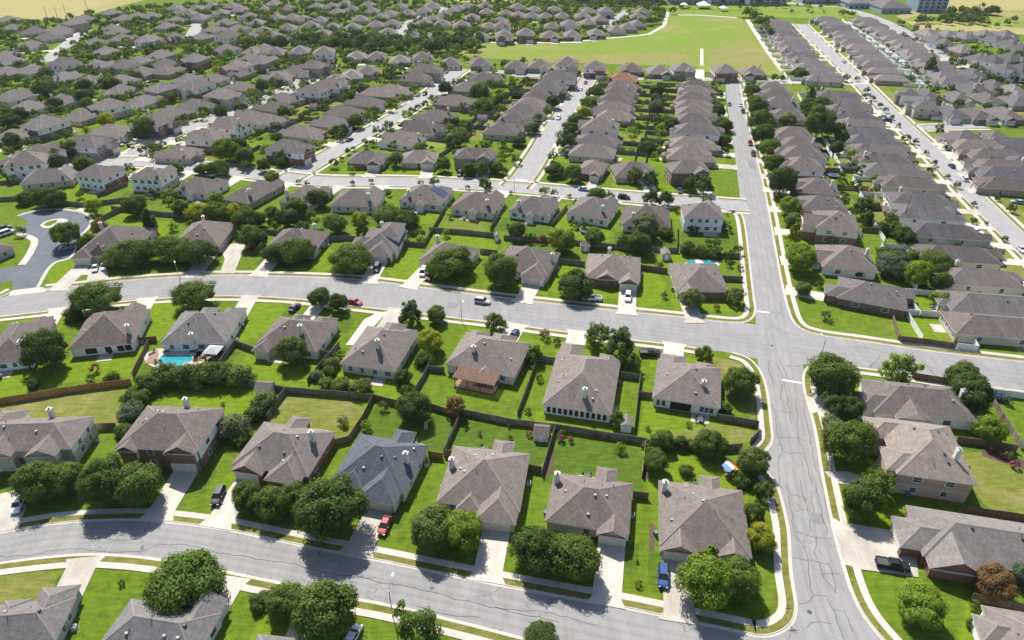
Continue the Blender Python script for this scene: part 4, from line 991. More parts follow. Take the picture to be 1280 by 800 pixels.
for h in KEEP:
    if to_px(h["c"])[1] < 180 or h["rear"] == "sunroom": continue
    hw = rng.uniform(1.6, 2.6); cx = rng.uniform(-.25, .25) * h["W"]; a = MB(); y_ = h["D"] / 2 - .3
    a.poly([world_of(h, cx - hw, y_, .06), world_of(h, cx - hw, y_ + 3.2, .06), world_of(h, cx + hw, y_ + 3.2, .06), world_of(h, cx + hw, y_, .06)][::-1], "concrete_stained"); structure(a.build("patio"))
    h["patio"] = (cx, y_ + 1.9)
# extra paving seen in the photo
sheet("driveway", [(432, 432), (455, 400), (470, 392), (488, 389), (478, 397), (462, 415), (452, 432)], .136, "concrete")
sheet("driveway", [(273, 308), (297, 304), (307, 306), (293, 342), (275, 342), (281, 325), (280, 321)], .137, "concrete_stained")
sheet("driveway", [(113, 337), (134, 334), (136, 350), (108, 353), (110, 344), (98, 345), (97, 340)], .138, "concrete_stained")
sheet("driveway", [(1042, 662), (1070, 665), (1120, 672), (1145, 690), (1148, 722), (1075, 712), (1056, 706), (1052, 690)], .136, "concrete_stained")
sheet("driveway", [(1013, 503), (1030, 492), (1075, 503), (1095, 520), (1085, 527), (1040, 518), (1016, 515)], .137, "concrete")
sheet("driveway", [(1030, 590), (1060, 590), (1090, 600), (1095, 612), (1045, 604)], .138, "concrete")
sheet("apron", [(10, 370), (17, 362), (47, 358.5), (60, 360), (56, 365)], .030, "concrete")
sheet("driveway", [(-8, 620), (24, 612), (33, 634), (24, 660), (-8, 666)], .137, "concrete_stained")
sheet("patio", [(176, 445), (196, 436), (260, 436), (262, 447), (250, 455), (215, 462), (195, 460), (186, 456)], .06, "concrete")
sheet("pool_coping", [(195, 454), (198, 445), (209, 441), (220, 444.5), (233, 442.5), (243, 446), (242, 453), (233, 455), (225, 459.5), (211, 460.5), (199, 459)], .09, "path_concrete", 2)
sheet("swimming_pool", [(198, 453), (200, 445.5), (209, 442), (220, 446), (233, 443.5), (241.5, 446.5), (240, 452.5), (231, 453.5), (224, 458), (212, 459), (201, 457.5)], .10, "pool_water", 2)
sheet("pool_deck", [(184, 450), (188, 444), (197, 436), (199, 445), (191, 455), (180, 455)], .14, "deck_wood")
sheet("pool_deck", [(240, 448), (262, 445), (262, 450), (240, 452)], .15, "deck_wood")
sheet("patio", [(855, 329), (872, 324), (895, 326), (900, 331), (893, 335), (860, 335)], .05, "concrete")
sheet("swimming_pool", [(858, 326), (864, 325), (871, 327), (866, 331), (859, 330)], .10, "pool_water", 2)
sheet("swimming_pool", [(878, 327), (885, 325.5), (893, 328), (894, 332), (886, 334), (880, 330)], .10, "pool_water", 2)
sheet("flower_bed", [(690, 565), (694, 565), (690, 590), (680, 598), (676, 594)], .05, "mulch"); sheet("flower_bed", [(803, 585), (812, 585), (810, 600), (802, 600)], .05, "mulch")
sheet("flower_bed", [(812, 655), (818, 655), (818, 690), (811, 688)], .05, "mulch"); sheet("flower_bed", [(1225, 560), (1290, 578), (1290, 590), (1228, 570)], .05, "mulch")
#sheet("bare_ground", [(20, 515), (60, 500), (100, 495), (80, 512)], .02, "bare_earth", 1)

def house_at(short): return next(h for h in HOUSES if h["short"] == short)
def nearest_house(p):
    return min(KEEP, key=lambda h: (max(0, abs(local_of(h, p).x) - h["W"] / 2) ** 2 + max(0, abs(local_of(h, p).y) - h["D"] / 2) ** 2))

USED = {}
def unique(label, o):
    ws = label.split()
    if len(ws) > 16: label = " ".join(w_ for w_ in ws if w_ not in ("the", "green", "a"))
    USED.setdefault(label, []).append(o)
    o["label"] = label

# ------------------------------------------------------------------ fences
def fence(px, mat="fence_grey", h=1.85, world=None):
    pts = world or [at(*p) for p in px]
    pts = dense(pts, 2.4)
    root = empty("fence", (pts[0].x, pts[0].y, 0))
    o0 = Vector((pts[0].x, pts[0].y, 0))
    mb, pm = MB(), MB(); u = 0
    rr = random.Random(len(pts) + int(pts[0].x * 10))
    for a, b_ in zip(pts, pts[1:]):
        d = Vector((b_.x - a.x, b_.y - a.y, 0)); L = d.length
        if L < .05: continue
        d.normalize(); n_ = Vector((-d.y, d.x, 0)) * .03
        a_, b2 = a - o0, b_ - o0; top = h + rr.uniform(-.06, .06)
        Z = Vector((0, 0, 1))
        for s_ in (1, -1):
            q = [a_ + n_ * s_, b2 + n_ * s_, b2 + n_ * s_ + Z * top, a_ + n_ * s_ + Z * top]
            mb.poly(q if s_ < 0 else q[::-1], mat, [(u, 0), (u + L, 0), (u + L, top), (u, top)] if s_ < 0 else [(u, top), (u + L, top), (u + L, 0), (u, 0)])
        mb.poly([a_ + n_ + Z * top, a_ - n_ + Z * top, b2 - n_ + Z * top, b2 + n_ + Z * top], mat, [(u, 0), (u, .1), (u + L, .1), (u + L, 0)])
        pm.box(a_.x - .07, a_.x + .07, a_.y - .07, a_.y + .07, 0, top + .08, mat)
        u += L
    mb.build("panel", root)
    if pm.f and ppm(pts[0]) > 3: pm.build("post", root)["kind"] = "stuff"
    mid = pts[len(pts) // 2]
    hs = sorted(KEEP, key=lambda q: (q["c"].xy - mid.xy).length)[:2]
    what = {"fence_grey": "weathered grey board fence", "fence_brown": "dark brown board fence", "fence_amber": "fresh amber board fence", "fence_tan": "pale tan board fence", "vinyl_white": "white vinyl fence"}[mat]
    root["category"] = "fence"; root["group"] = "garden fences"
    FENCES.append((root, what, hs[0], hs[1], mid, u))
    return root
FENCES = []
for px, m_ in [([(-10, 507), (40, 499), (85, 491), (130, 485), (165, 481)], "fence_amber"), ([(120, 537), (147, 536)], "fence_brown"), ([(167, 472), (178, 450), (187, 431)], "fence_brown"), ([(172, 429), (197, 427)], "fence_brown"),
               ([(276, 457), (286, 443), (295, 432), (320, 441)], "fence_grey"), ([(312, 482), (359, 491), (410, 495), (467, 500)], "fence_grey"), ([(467, 500), (495, 507), (537, 511), (557, 517)], "fence_brown"), ([(557, 517), (585, 520), (640, 531), (692, 537), (740, 545), (787, 552), (810, 556)], "fence_grey"),
               ([(359, 490), (345, 508), (335, 525)], "fence_grey"), ([(467, 500), (455, 524), (437, 552), (419, 557)], "fence_brown"), ([(577, 520), (567, 542), (555, 568)], "fence_grey"), ([(536, 572), (554, 574)], "fence_amber"), ([(555, 570), (567, 571)], "fence_brown"),
               ([(385, 480), (405, 456), (425, 433)], "fence_grey"), ([(397, 444), (415, 447)], "fence_grey"), ([(520, 490), (530, 474), (537, 460)], "fence_grey"), ([(537, 464), (556, 466)], "fence_grey"), ([(647, 520), (660, 485), (672, 450)], "fence_brown"), ([(652, 446), (674, 448)], "fence_grey"), ([(672, 451), (695, 454)], "fence_grey"),
               ([(792, 542), (796, 508), (800, 473)], "fence_grey"), ([(776, 472), (799, 475)], "fence_grey"), ([(797, 496), (815, 498)], "fence_brown"), ([(897, 525), (922, 529), (947, 534), (947, 545), (937, 555)], "fence_grey"), ([(820, 558), (890, 565), (927, 562)], "fence_grey"), ([(677, 595), (685, 567), (694, 538)], "fence_grey"), ([(660, 588), (677, 591)], "fence_brown"),
               ([(802, 597), (806, 558)], "fence_tan"), ([(791, 622), (810, 624)], "fence_brown"), ([(410, 302), (432, 300), (460, 302)], "fence_grey"), ([(505, 307), (530, 309), (556, 264)], "fence_brown"), ([(537, 290), (580, 293), (618, 297)], "fence_grey"), ([(613, 289), (625, 270)], "fence_grey"), ([(600, 317), (622, 319)], "fence_grey"),
               ([(700, 329), (731, 333)], "fence_grey"), ([(800, 337), (834, 342)], "fence_brown"), ([(755, 310), (803, 314), (848, 316)], "fence_grey"), ([(690, 283), (709, 260)], "fence_grey"), ([(630, 300), (690, 303), (755, 310)], "fence_grey"), ([(846, 312), (846, 285)], "fence_grey"), ([(887, 350), (928, 352)], "fence_grey"), ([(850, 316), (900, 322), (925, 323)], "fence_grey"),
               ([(320, 290), (360, 296), (410, 302)], "fence_grey"), ([(140, 263), (200, 270), (240, 273), (320, 290)], "fence_grey"), ([(115, 285), (130, 275), (157, 262)], "fence_grey"), ([(95, 325), (98, 308), (102, 298)], "fence_grey"), ([(80, 256), (105, 259), (160, 252)], "fence_grey"), ([(122, 247), (160, 232)], "fence_brown"), ([(0, 252), (30, 250), (80, 256)], "fence_grey"), ([(0, 231), (25, 230)], "fence_brown"),
               ([(1032, 215), (1072, 216)], "fence_brown"), ([(1045, 237), (1085, 238)], "fence_tan"), ([(1067, 263), (1100, 263)], "fence_brown"), ([(1077, 290), (1112, 292)], "fence_brown"), ([(1085, 235), (1107, 272)], "fence_tan"), ([(1115, 400), (1122, 425)], "fence_brown"), ([(1124, 427), (1160, 431), (1194, 436)], "fence_brown"), ([(1162, 372), (1178, 400), (1195, 428)], "fence_amber"),
               ([(1195, 436), (1221, 439), (1197, 400), (1186, 384)], "vinyl_white"), ([(1140, 473), (1185, 480)], "fence_brown"), ([(1240, 494), (1285, 499)], "vinyl_white"), ([(1240, 505), (1258, 534), (1276, 563)], "fence_grey"), ([(1195, 553), (1232, 558), (1270, 565)], "fence_brown"), ([(1207, 641), (1245, 646), (1290, 653)], "fence_brown"), ([(1213, 750), (1290, 766)], "fence_brown"),
               ([(1175, 383), (1197, 386)], "vinyl_white"), ([(582, 51), (640, 51.8), (715, 51), (746, 47.5)], "fence_brown"), ([(510, 40), (530, 30), (560, 20)], "fence_brown"), ([(1002, 105), (1052, 106)], "vinyl_white"), ([(966, 47), (978, 66), (990, 86)], "vinyl_white"), ([(1052, 26), (1085, 48), (1120, 72), (1150, 92), (1176, 111)], "vinyl_white"), ([(92, 60), (120, 59)], "fence_brown"), ([(160, 58), (216, 56)], "fence_brown")]:
    fence(px, m_)
for h in KEEP:                                   # back and one side fence of the smaller gardens
    if h.get("fence"):
        W, D = h["W"], h["D"]; b_ = D / 2 + (8.0 if h["fence"] == "vinyl_white" else 13.5)
        fence(None, h["fence"], 1.85, [world_of(h, W / 2 + 1.2, D / 2 - 4), world_of(h, W / 2 + 1.2, b_), world_of(h, -W / 2 - .6, b_)])

# ------------------------------------------------------------------ trees
def leaf_cloud(seed, n_clump, per, leaf, flat=0.8, low=-0.55, rx=1.0, spread=(0.5, 0.85), cr=(0.24, 0.40), cone=0.0, core=True):
    g = np.random.default_rng(seed)
    C, Rr = [], []
    lobes = g.normal(size=(6, 3)); lobes /= np.linalg.norm(lobes, axis=1)[:, None]; la = g.uniform(.12, .38, 6)
    while len(C) < n_clump:
        d = g.normal(size=3); d /= np.linalg.norm(d)
        if d[2] < low: continue
        r = g.uniform(*spread) * (.80 + float((la * np.clip(lobes @ d, 0, 1) ** 4).max()))
        p = d * r; k = 1 - cone * (p[2] + .6) / 1.6
        p[:2] *= max(.12, k)
        C.append(p); Rr.append(g.uniform(*cr) * max(.35, k) * (1 if g.random() > .2 else .7))
    C, Rr = np.array(C), np.array(Rr)
    idx = g.integers(0, n_clump, n_clump * per)
    d = g.normal(size=(len(idx), 3)); d /= np.linalg.norm(d, axis=1)[:, None]
    out = C[idx] / np.linalg.norm(C[idx], axis=1)[:, None]
    d += out * .45; d /= np.linalg.norm(d, axis=1)[:, None]
    P = C[idx] + d * (Rr[idx] * g.uniform(.55, 1.08, len(idx)))[:, None]
    P[:, 2] *= flat
    nn = d + out * .25 + g.normal(size=P.shape) * .36 + np.array([0, 0, .38]); nn /= np.linalg.norm(nn, axis=1)[:, None]
    a = np.cross(nn, g.normal(size=P.shape)); a /= np.linalg.norm(a, axis=1)[:, None]
    b_ = np.cross(nn, a)
    s_ = leaf * g.uniform(.6, 1.25, len(idx))[:, None]
    V = np.stack([P - a * s_, P - b_ * s_ * .55, P + a * s_, P + b_ * s_ * .55], 1).reshape(-1, 3)
    tone = np.clip(.5 + (g.random(n_clump)[idx] - .5) * .5 + (g.random(len(idx)) - .5) * .55, 0, 1)
    F = np.arange(len(V)).reshape(-1, 4)
    if core:
        cv, cf = ico(1); cv = cv * np.array([.5, .5, .42 * flat]) + np.array([0, 0, .02])  # inner blob added to stop light leaking through the crown, toned darker
        if cone: cv[:, :2] *= (1 - cone * np.clip(cv[:, 2:3] + .3, 0, 1))
        Fq = np.hstack([cf, cf[:, -1:]])
        return V, F, tone, cv, cf
    return V, F, tone, None, None
def ico(n):
    import bmesh
    bm = bmesh.new(); bmesh.ops.create_icosphere(bm, subdivisions=n + 1, radius=1)
    v = np.array([p.co[:] for p in bm.verts]); f = np.array([[q.index for q in p.verts] for p in bm.faces]); bm.free()
    return v, f
def crown_mesh(name, *a, **k):
    V, F, tone, cv, cf = leaf_cloud(*a, **k)
    me = bpy.data.meshes.new(name)
    verts = [tuple(p) for p in V]; faces = [tuple(q) for q in F]; tn = list(tone)
    if cv is not None:
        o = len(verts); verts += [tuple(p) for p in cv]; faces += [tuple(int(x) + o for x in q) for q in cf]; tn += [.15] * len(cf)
    me.from_pydata(verts, [], faces)
    me.attributes.new("leaf_tone", 'FLOAT', 'FACE').data.foreach_set("value", tn)
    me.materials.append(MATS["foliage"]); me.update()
    return me
def trunk_mesh(name, seed, h, r, limbs=5):
    g = random.Random(seed); mb = MB()
    mb.tube((0, 0, -.05), (0, 0, h * .35), r * 1.35, r, "bark"); mb.tube((0, 0, h * .35), (g.uniform(-.1, .1), g.uniform(-.1, .1), h), r, r * .7, "bark")
    for k in range(limbs):
        a = 2 * math.pi * k / limbs + g.uniform(-.4, .4)
        p = Vector((0, 0, h * g.uniform(.75, 1.0))); q = p + Vector((math.cos(a), math.sin(a), g.uniform(.7, 1.3))) * h * .5
        mb.tube(p, q, r * .55, r * .3, "bark", 5); mb.tube(q, q + Vector((math.cos(a + .4), math.sin(a + .4), .8)) * h * .35, r * .3, r * .12, "bark", 4)
    return mb.mesh(name)
KIND = {}
def kind(name, metas, trunk_h, trunk_r, zc):       # trunk height, radius and crown centre height as multiples of the crown's radius
    KIND[name] = dict(m=metas, t=[trunk_mesh("trunk", 11 + k, trunk_h, trunk_r) for k in range(2)], zc=zc)
kind("oak", [crown_mesh("crown", 20 + k, 80, 250, .036, flat=.64, low=-.35, cr=(.17, .38)) for k in range(5)], .36, .045, .60)
kind("round", [crown_mesh("crown", 30 + k, 85, 210, .042, flat=.88, low=-.6, spread=(.52, .78), cr=(.18, .34)) for k in range(4)], .45, .04, .92)
kind("loose", [crown_mesh("crown", 40 + k, 46, 130, .054, flat=1.0, low=-.7, spread=(.35, .95), cr=(.18, .32), core=False) for k in range(3)], .7, .05, 1.15)
kind("cone", [crown_mesh("crown", 50 + k, 60, 70, .07, flat=1.5, low=-.9, spread=(.4, .9), cr=(.2, .32), cone=.75) for k in range(2)], .5, .05, 1.35)
kind("shrub", [crown_mesh("crown", 60 + k, 40, 110, .066, flat=.85, low=-.5, spread=(.35, .75), cr=(.28, .42)) for k in range(3)], .2, .06, .55)
kind("far", [crown_mesh("crown", 70 + k, 40, 26, .105, flat=.86, low=-.5, spread=(.45, .8), cr=(.28, .42)) for k in range(4)], .45, .05, .92)
TINT = {"d": (0.068, 0.110, 0.021), "g": (0.098, 0.150, 0.025), "b": (0.165, 0.240, 0.024), "y": (0.250, 0.275, 0.022), "o": (0.122, 0.158, 0.038), "p": (0.155, 0.185, 0.088), "r": (0.20, 0.115, 0.05), "u": (0.090, 0.132, 0.072), "a": (0.28, 0.175, 0.05), "f": (0.24, 0.075, 0.085)}
TNAME = {"d": "dark", "g": "mid-green", "b": "bright green", "y": "yellow-green", "o": "olive", "p": "pale silvery", "r": "reddish-brown", "u": "bluish", "a": "amber", "f": "pink-flowered"}
SHAPE = {"oak": "spreading", "round": "round", "loose": "open-crowned", "cone": "conical", "shrub": "bushy", "far": "bushy"}
TREES = []
def tree_px(x, y, r, k="round", t="g", tall=1.0):
    K = KIND[k]; Rm = r / ppm(at(x, y))
    for _ in range(4):
        z = K["zc"] * Rm * tall
        p = at(x, y, z); Rm = r / ppm(p)
    TREES.append(dict(p=Vector((p.x, p.y, 0)), R=Rm, k=k, t=t, px=r, tall=tall, hand=True))
T = tree_px
for a in [(233, 727, 45, "oak", "g"), (402, 764, 43, "round", "g"), (357, 752, 24, "round", "g"), (323, 752, 13, "shrub", "d"), (520, 784, 30, "loose", "g"), (677, 797, 23, "oak", "d"), (345, 745, 14, "loose", "g"), (335, 747, 7, "shrub", "y"),
          (47, 603, 27, "round", "g"), (82, 598, 24, "round", "g"), (130, 603, 33, "round", "d"), (174, 605, 32, "round", "g"), (308, 620, 21, "round", "d"), (341, 629, 22, "round", "g"), (410, 636, 42, "round", "d"), (366, 622, 19, "round", "g"), (538, 661, 31, "round", "o"), (576, 662, 26, "round", "b"),
          (672, 687, 30, "round", "d"), (718, 694, 32, "round", "g"), (884, 727, 36, "round", "b"), (926, 724, 27, "round", "g"), (889, 693, 13, "cone", "b"), (951, 671, 19, "round", "y"), (945, 640, 16, "loose", "d"), (940, 577, 22, "round", "o"), (886, 554, 20, "round", "g"), (829, 549, 15, "round", "g"), (852, 553, 9, "round", "d"), (821, 576, 17, "round", "g"), (866, 556, 9, "shrub", "o"), (811, 556, 9, "shrub", "o"),
          (858, 588, 9, "shrub", "o"), (928, 600, 12, "shrub", "d"), (955, 610, 12, "loose", "d"),
          (1043, 470, 32, "round", "g"), (1042, 505, 15, "loose", "d"), (1064, 511, 16, "round", "d"), (1063, 553, 31, "round", "g"), (1040, 528, 12, "shrub", "p"), (1080, 625, 27, "round", "d"), (1096, 601, 20, "loose", "g"), (1151, 753, 29, "round", "b"), (1243, 727, 25, "round", "r"), (1279, 718, 18, "round", "u"), (1127, 459, 20, "loose", "b"), (1202, 471, 20, "round", "d"), (1214, 490, 26, "round", "d"), (1237, 537, 19, "round", "b"), (1218, 757, 8, "shrub", "g"), (1216, 780, 9, "shrub", "d"),
          (57, 438, 27, "round", "d"), (42, 480, 9, "shrub", "d"), (117, 459, 8, "round", "r"), (113, 474, 6, "shrub", "g"), (139, 472, 9, "shrub", "g"), (185, 481, 16, "shrub", "d"), (212, 470, 20, "shrub", "o"), (233, 470, 20, "shrub", "d"), (252, 468, 20, "shrub", "o"), (272, 470, 20, "shrub", "d"), (297, 470, 19, "shrub", "o"), (170, 500, 17, "shrub", "d"), (164, 516, 16, "shrub", "u"), (154, 538, 11, "shrub", "g"), (291, 533, 22, "shrub", "p"), (318, 517, 14, "shrub", "d"), (331, 504, 16, "shrub", "o"), (300, 552, 9, "shrub", "d"), (199, 455, 7, "shrub", "g"),
          (365, 438, 20, "round", "o"), (395, 469, 9, "shrub", "p"), (414, 455, 11, "shrub", "o"), (406, 479, 9, "shrub", "o"), (426, 481, 12, "shrub", "o"), (450, 485, 14, "shrub", "o"), (412, 464, 9, "shrub", "g"), (503, 471, 12, "round", "d"), (508, 489, 9, "round", "d"), (516, 509, 21, "round", "d"), (570, 507, 14, "loose", "r"), (574, 520, 9, "shrub", "d"), (537, 425, 17, "round", "y"), (531, 449, 13, "shrub", "g"), (427, 523, 8, "loose", "p"), (432, 531, 6, "shrub", "y"), (459, 533, 8, "shrub", "b"), (425, 445, 8, "shrub", "g"), (479, 505, 8, "loose", "d"),
          (122, 376, 30, "oak", "g"), (100, 372, 13, "oak", "d"), (92, 393, 12, "shrub", "d"), (243, 371, 25, "oak", "g"), (400, 372, 14, "round", "d"), (422, 378, 13, "round", "d"), (513, 390, 16, "loose", "d"), (545, 393, 13, "round", "o"), (620, 401, 12, "loose", "g"), (749, 418, 16, "loose", "g"), (775, 427, 21, "loose", "d"), (788, 450, 12, "loose", "d"), (668, 441, 12, "loose", "g"), (696, 428, 6, "shrub", "d"), (680, 419, 8, "shrub", "r"), (880, 440, 11, "loose", "g"), (924, 477, 22, "round", "g"), (906, 510, 9, "shrub", "g"), (771, 522, 11, "loose", "g"), (777, 557, 8, "loose", "b"), (675, 471, 6, "loose", "d"), (660, 512, 5, "loose", "g"), (704, 541, 5, "shrub", "g"), (798, 726, 6, "cone", "y"), (797, 702, 3, "shrub", "g"), (152, 730, 5, "shrub", "d"), (1253, 570, 6, "shrub", "f"), (1240, 563, 6, "shrub", "f"), (1268, 581, 7, "shrub", "f"), (1262, 566, 7, "loose", "p"), (1258, 502, 7, "shrub", "d"), (700, 549, 6, "shrub", "f"), (714, 550, 5, "shrub", "f"), (661, 543, 5, "shrub", "f"), (681, 548, 4, "shrub", "f"), (745, 545, 4, "shrub", "f"), (760, 547, 4, "shrub", "f"), (701, 541, 4, "loose", "g"), (653, 696, 5, "shrub", "p"), (638, 545, 4, "loose", "g"), (630, 405, 5, "shrub", "g"), (505, 400, 6, "shrub", "g"),
          (148, 320, 20, "oak", "o"), (171, 316, 23, "oak", "d"), (213, 313, 23, "oak", "g"), (245, 316, 23, "oak", "d"), (345, 316, 19, "oak", "d"), (373, 313, 22, "oak", "g"), (439, 323, 25, "oak", "g"), (563, 329, 27, "oak", "g"), (627, 337, 25, "round", "g"), (720, 357, 24, "oak", "d"), (866, 373, 14, "round", "o"), (918, 368, 11, "loose", "o"), (80, 292, 17, "round", "g"), (24, 286, 8, "loose", "o"), (110, 302, 11, "round", "g"), (125, 283, 11, "loose", "a"), (185, 276, 13, "cone", "d"), (61, 247, 19, "oak", "d"), (30, 248, 12, "oak", "g"), (117, 257, 10, "loose", "y"), (99, 242, 6, "loose", "g"), (169, 256, 14, "round", "g"), (211, 244, 10, "shrub", "b"), (213, 252, 7, "shrub", "y"), (226, 261, 11, "round", "d"), (269, 249, 11, "shrub", "b"), (249, 267, 16, "shrub", "y"), (269, 267, 17, "round", "g"), (291, 264, 12, "shrub", "y"), (309, 276, 17, "round", "g"), (314, 296, 15, "round", "g"), (217, 285, 7, "shrub", "b"), (207, 296, 5, "cone", "d"), (345, 309, 5, "shrub", "d"),
          (322, 275, 11, "round", "g"), (360, 272, 14, "round", "d"), (340, 266, 10, "round", "g"), (371, 258, 14, "round", "g"), (397, 247, 13, "round", "d"), (420, 279, 14, "round", "g"), (450, 273, 10, "shrub", "y"), (486, 270, 20, "oak", "g"), (508, 276, 17, "oak", "d"), (525, 289, 8, "loose", "g"), (400, 308, 5, "loose", "d"), (452, 286, 9, "loose", "d"), (322, 298, 12, "round", "d"), (390, 270, 8, "shrub", "g"), (378, 285, 9, "shrub", "d"), (345, 284, 8, "shrub", "g"), (325, 310, 9, "shrub", "d"), (300, 251, 6, "shrub", "d"),
          (645, 288, 12, "round", "d"), (662, 294, 8, "loose", "d"), (704, 300, 18, "round", "b"), (729, 280, 8, "round", "d"), (744, 296, 14, "round", "g"), (807, 281, 18, "round", "p"), (800, 303, 16, "round", "d"), (780, 301, 9, "loose", "d"), (831, 292, 10, "shrub", "g"), (815, 317, 7, "loose", "o"), (859, 311, 11, "shrub", "d"), (875, 313, 11, "shrub", "g"), (891, 317, 9, "shrub", "d"), (910, 321, 8, "shrub", "d"), (923, 309, 8, "loose", "g"), (868, 284, 6, "shrub", "o"), (908, 284, 8, "shrub", "d"), (677, 300, 7, "shrub", "r"), (825, 330, 6, "loose", "g"), (912, 328, 5, "loose", "g"), (925, 332, 5, "loose", "r"), (895, 385, 5, "shrub", "g"), (830, 370, 5, "shrub", "d"),
          (680, 238, 8, "round", "g"), (693, 241, 6, "round", "g"), (747, 242, 12, "oak", "g"), (763, 245, 8, "round", "g"), (815, 245, 10, "loose", "d"), (832, 247, 10, "loose", "g"), (884, 252, 8, "shrub", "g"), (464, 225, 4, "loose", "d"), (440, 227, 4, "loose", "d"), (525, 227, 5, "loose", "g"), (542, 226, 8, "round", "g"), (606, 230, 9, "loose", "d"), (585, 235, 4, "shrub", "g"), (340, 222, 9, "round", "b"), (372, 225, 4, "cone", "d"), (383, 227, 4, "cone", "d"), (580, 261, 5, "shrub", "d"),
          (694, 213, 13, "oak", "d"), (715, 216, 12, "round", "g"), (794, 218, 10, "loose", "g"), (812, 222, 10, "loose", "d"), (862, 228, 10, "loose", "d"), (881, 230, 11, "loose", "g"), (585, 211, 9, "round", "d"), (601, 210, 10, "round", "g"), (620, 209, 9, "round", "g"), (555, 206, 10, "round", "g"), (417, 203, 8, "round", "g"), (438, 210, 6, "loose", "b"), (505, 211, 4, "shrub", "d"), (221, 210, 9, "round", "g"), (252, 212, 10, "oak", "d"), (272, 211, 15, "oak", "d"), (162, 209, 8, "round", "d"), (69, 201, 10, "round", "d"), (104, 206, 12, "round", "g"), (330, 207, 9, "round", "d"), (305, 207, 8, "round", "d"), (352, 204, 8, "oak", "d"), (190, 240, 7, "round", "d"), (15, 226, 7, "shrub", "d"), (645, 201, 8, "shrub", "d"), (630, 215, 6, "shrub", "d"),
          (977, 227, 20, "round", "d"), (987, 257, 14, "round", "b"), (992, 276, 12, "shrub", "o"), (994, 291, 12, "cone", "y"), (1003, 322, 20, "round", "b"), (1005, 361, 11, "round", "o"), (1033, 391, 8, "loose", "o"), (1056, 339, 8, "shrub", "r"), (1073, 340, 9, "shrub", "d"), (1056, 250, 8, "loose", "d"), (1082, 258, 14, "loose", "d"), (1085, 272, 10, "loose", "d"), (1115, 275, 9, "round", "g"), (1120, 286, 10, "round", "g"), (1131, 296, 14, "round", "d"), (1118, 330, 23, "oak", "u"), (1147, 342, 18, "round", "b"), (1172, 330, 22, "oak", "g"), (1108, 318, 13, "shrub", "g"), (1175, 352, 14, "round", "d"), (1176, 375, 13, "shrub", "b"), (1138, 322, 12, "loose", "b"), (1023, 356, 6, "shrub", "d"), (1040, 373, 6, "shrub", "d"), (1077, 213, 8, "shrub", "d"), (1095, 222, 7, "loose", "g"), (1065, 203, 7, "loose", "d"), (968, 205, 15, "round", "d"), (1054, 216, 6, "loose", "d"), (1270, 362, 8, "shrub", "o"), (1248, 318, 8, "shrub", "p"), (1186, 253, 5, "shrub", "d"),
          (1024, 153, 21, "round", "g"), (1014, 132, 14, "oak", "d"), (1028, 129, 11, "oak", "g"), (1014, 120, 9, "cone", "g"), (1024, 110, 7, "loose", "g"), (985, 151, 11, "round", "p"), (1046, 162, 10, "round", "d"), (1053, 171, 9, "round", "d"), (1046, 184, 9, "round", "d"), (1060, 181, 6, "loose", "p"), (1066, 190, 8, "loose", "b"), (965, 160, 12, "oak", "d"), (966, 181, 10, "oak", "d"), (1004, 146, 6, "shrub", "d"), (1033, 174, 5, "shrub", "b"),
          (894, 104, 8, "round", "g"), (892, 112, 6, "round", "g"), (899, 117, 7, "round", "d"), (896, 128, 8, "round", "g"), (899, 139, 9, "round", "d"), (904, 157, 13, "oak", "d"), (905, 175, 10, "oak", "g"), (906, 188, 7, "round", "d"), (896, 148, 6, "loose", "b"), (939, 105, 7, "round", "d"), (941, 113, 10, "oak", "d"), (942, 125, 9, "oak", "g"), (947, 135, 13, "round", "d"), (952, 151, 15, "round", "g"), (955, 168, 15, "round", "d"), (961, 185, 14, "round", "g"),
          (821, 114, 9, "round", "d"), (819, 121, 6, "round", "u"), (833, 124, 5, "round", "g"), (826, 128, 8, "round", "d"), (819, 135, 10, "round", "p"), (806, 147, 6, "round", "g"), (821, 150, 8, "round", "d"), (832, 149, 8, "round", "g"), (840, 156, 10, "round", "d"), (824, 163, 8, "shrub", "b"), (809, 185, 12, "oak", "d"), (819, 196, 6, "shrub", "b"), (841, 168, 5, "shrub", "b"), (800, 138, 4, "round", "g"), (790, 172, 4, "round", "b"), (797, 127, 5, "round", "g"),
          (744, 116, 12, "oak", "d"), (752, 109, 9, "oak", "g"), (757, 103, 8, "oak", "g"), (737, 129, 11, "round", "b"), (731, 140, 9, "round", "y"), (721, 150, 12, "oak", "g"), (714, 160, 11, "oak", "d"), (709, 174, 13, "loose", "d"), (726, 193, 6, "shrub", "d"), (707, 194, 5, "shrub", "d"), (748, 196, 5, "shrub", "d"), (691, 198, 8, "shrub", "g"), (708, 111, 8, "round", "d"), (700, 122, 5, "round", "g"), (690, 127, 9, "round", "d"), (685, 139, 8, "round", "g"), (673, 146, 8, "round", "d"), (664, 161, 11, "oak", "d"), (647, 176, 10, "oak", "d"),
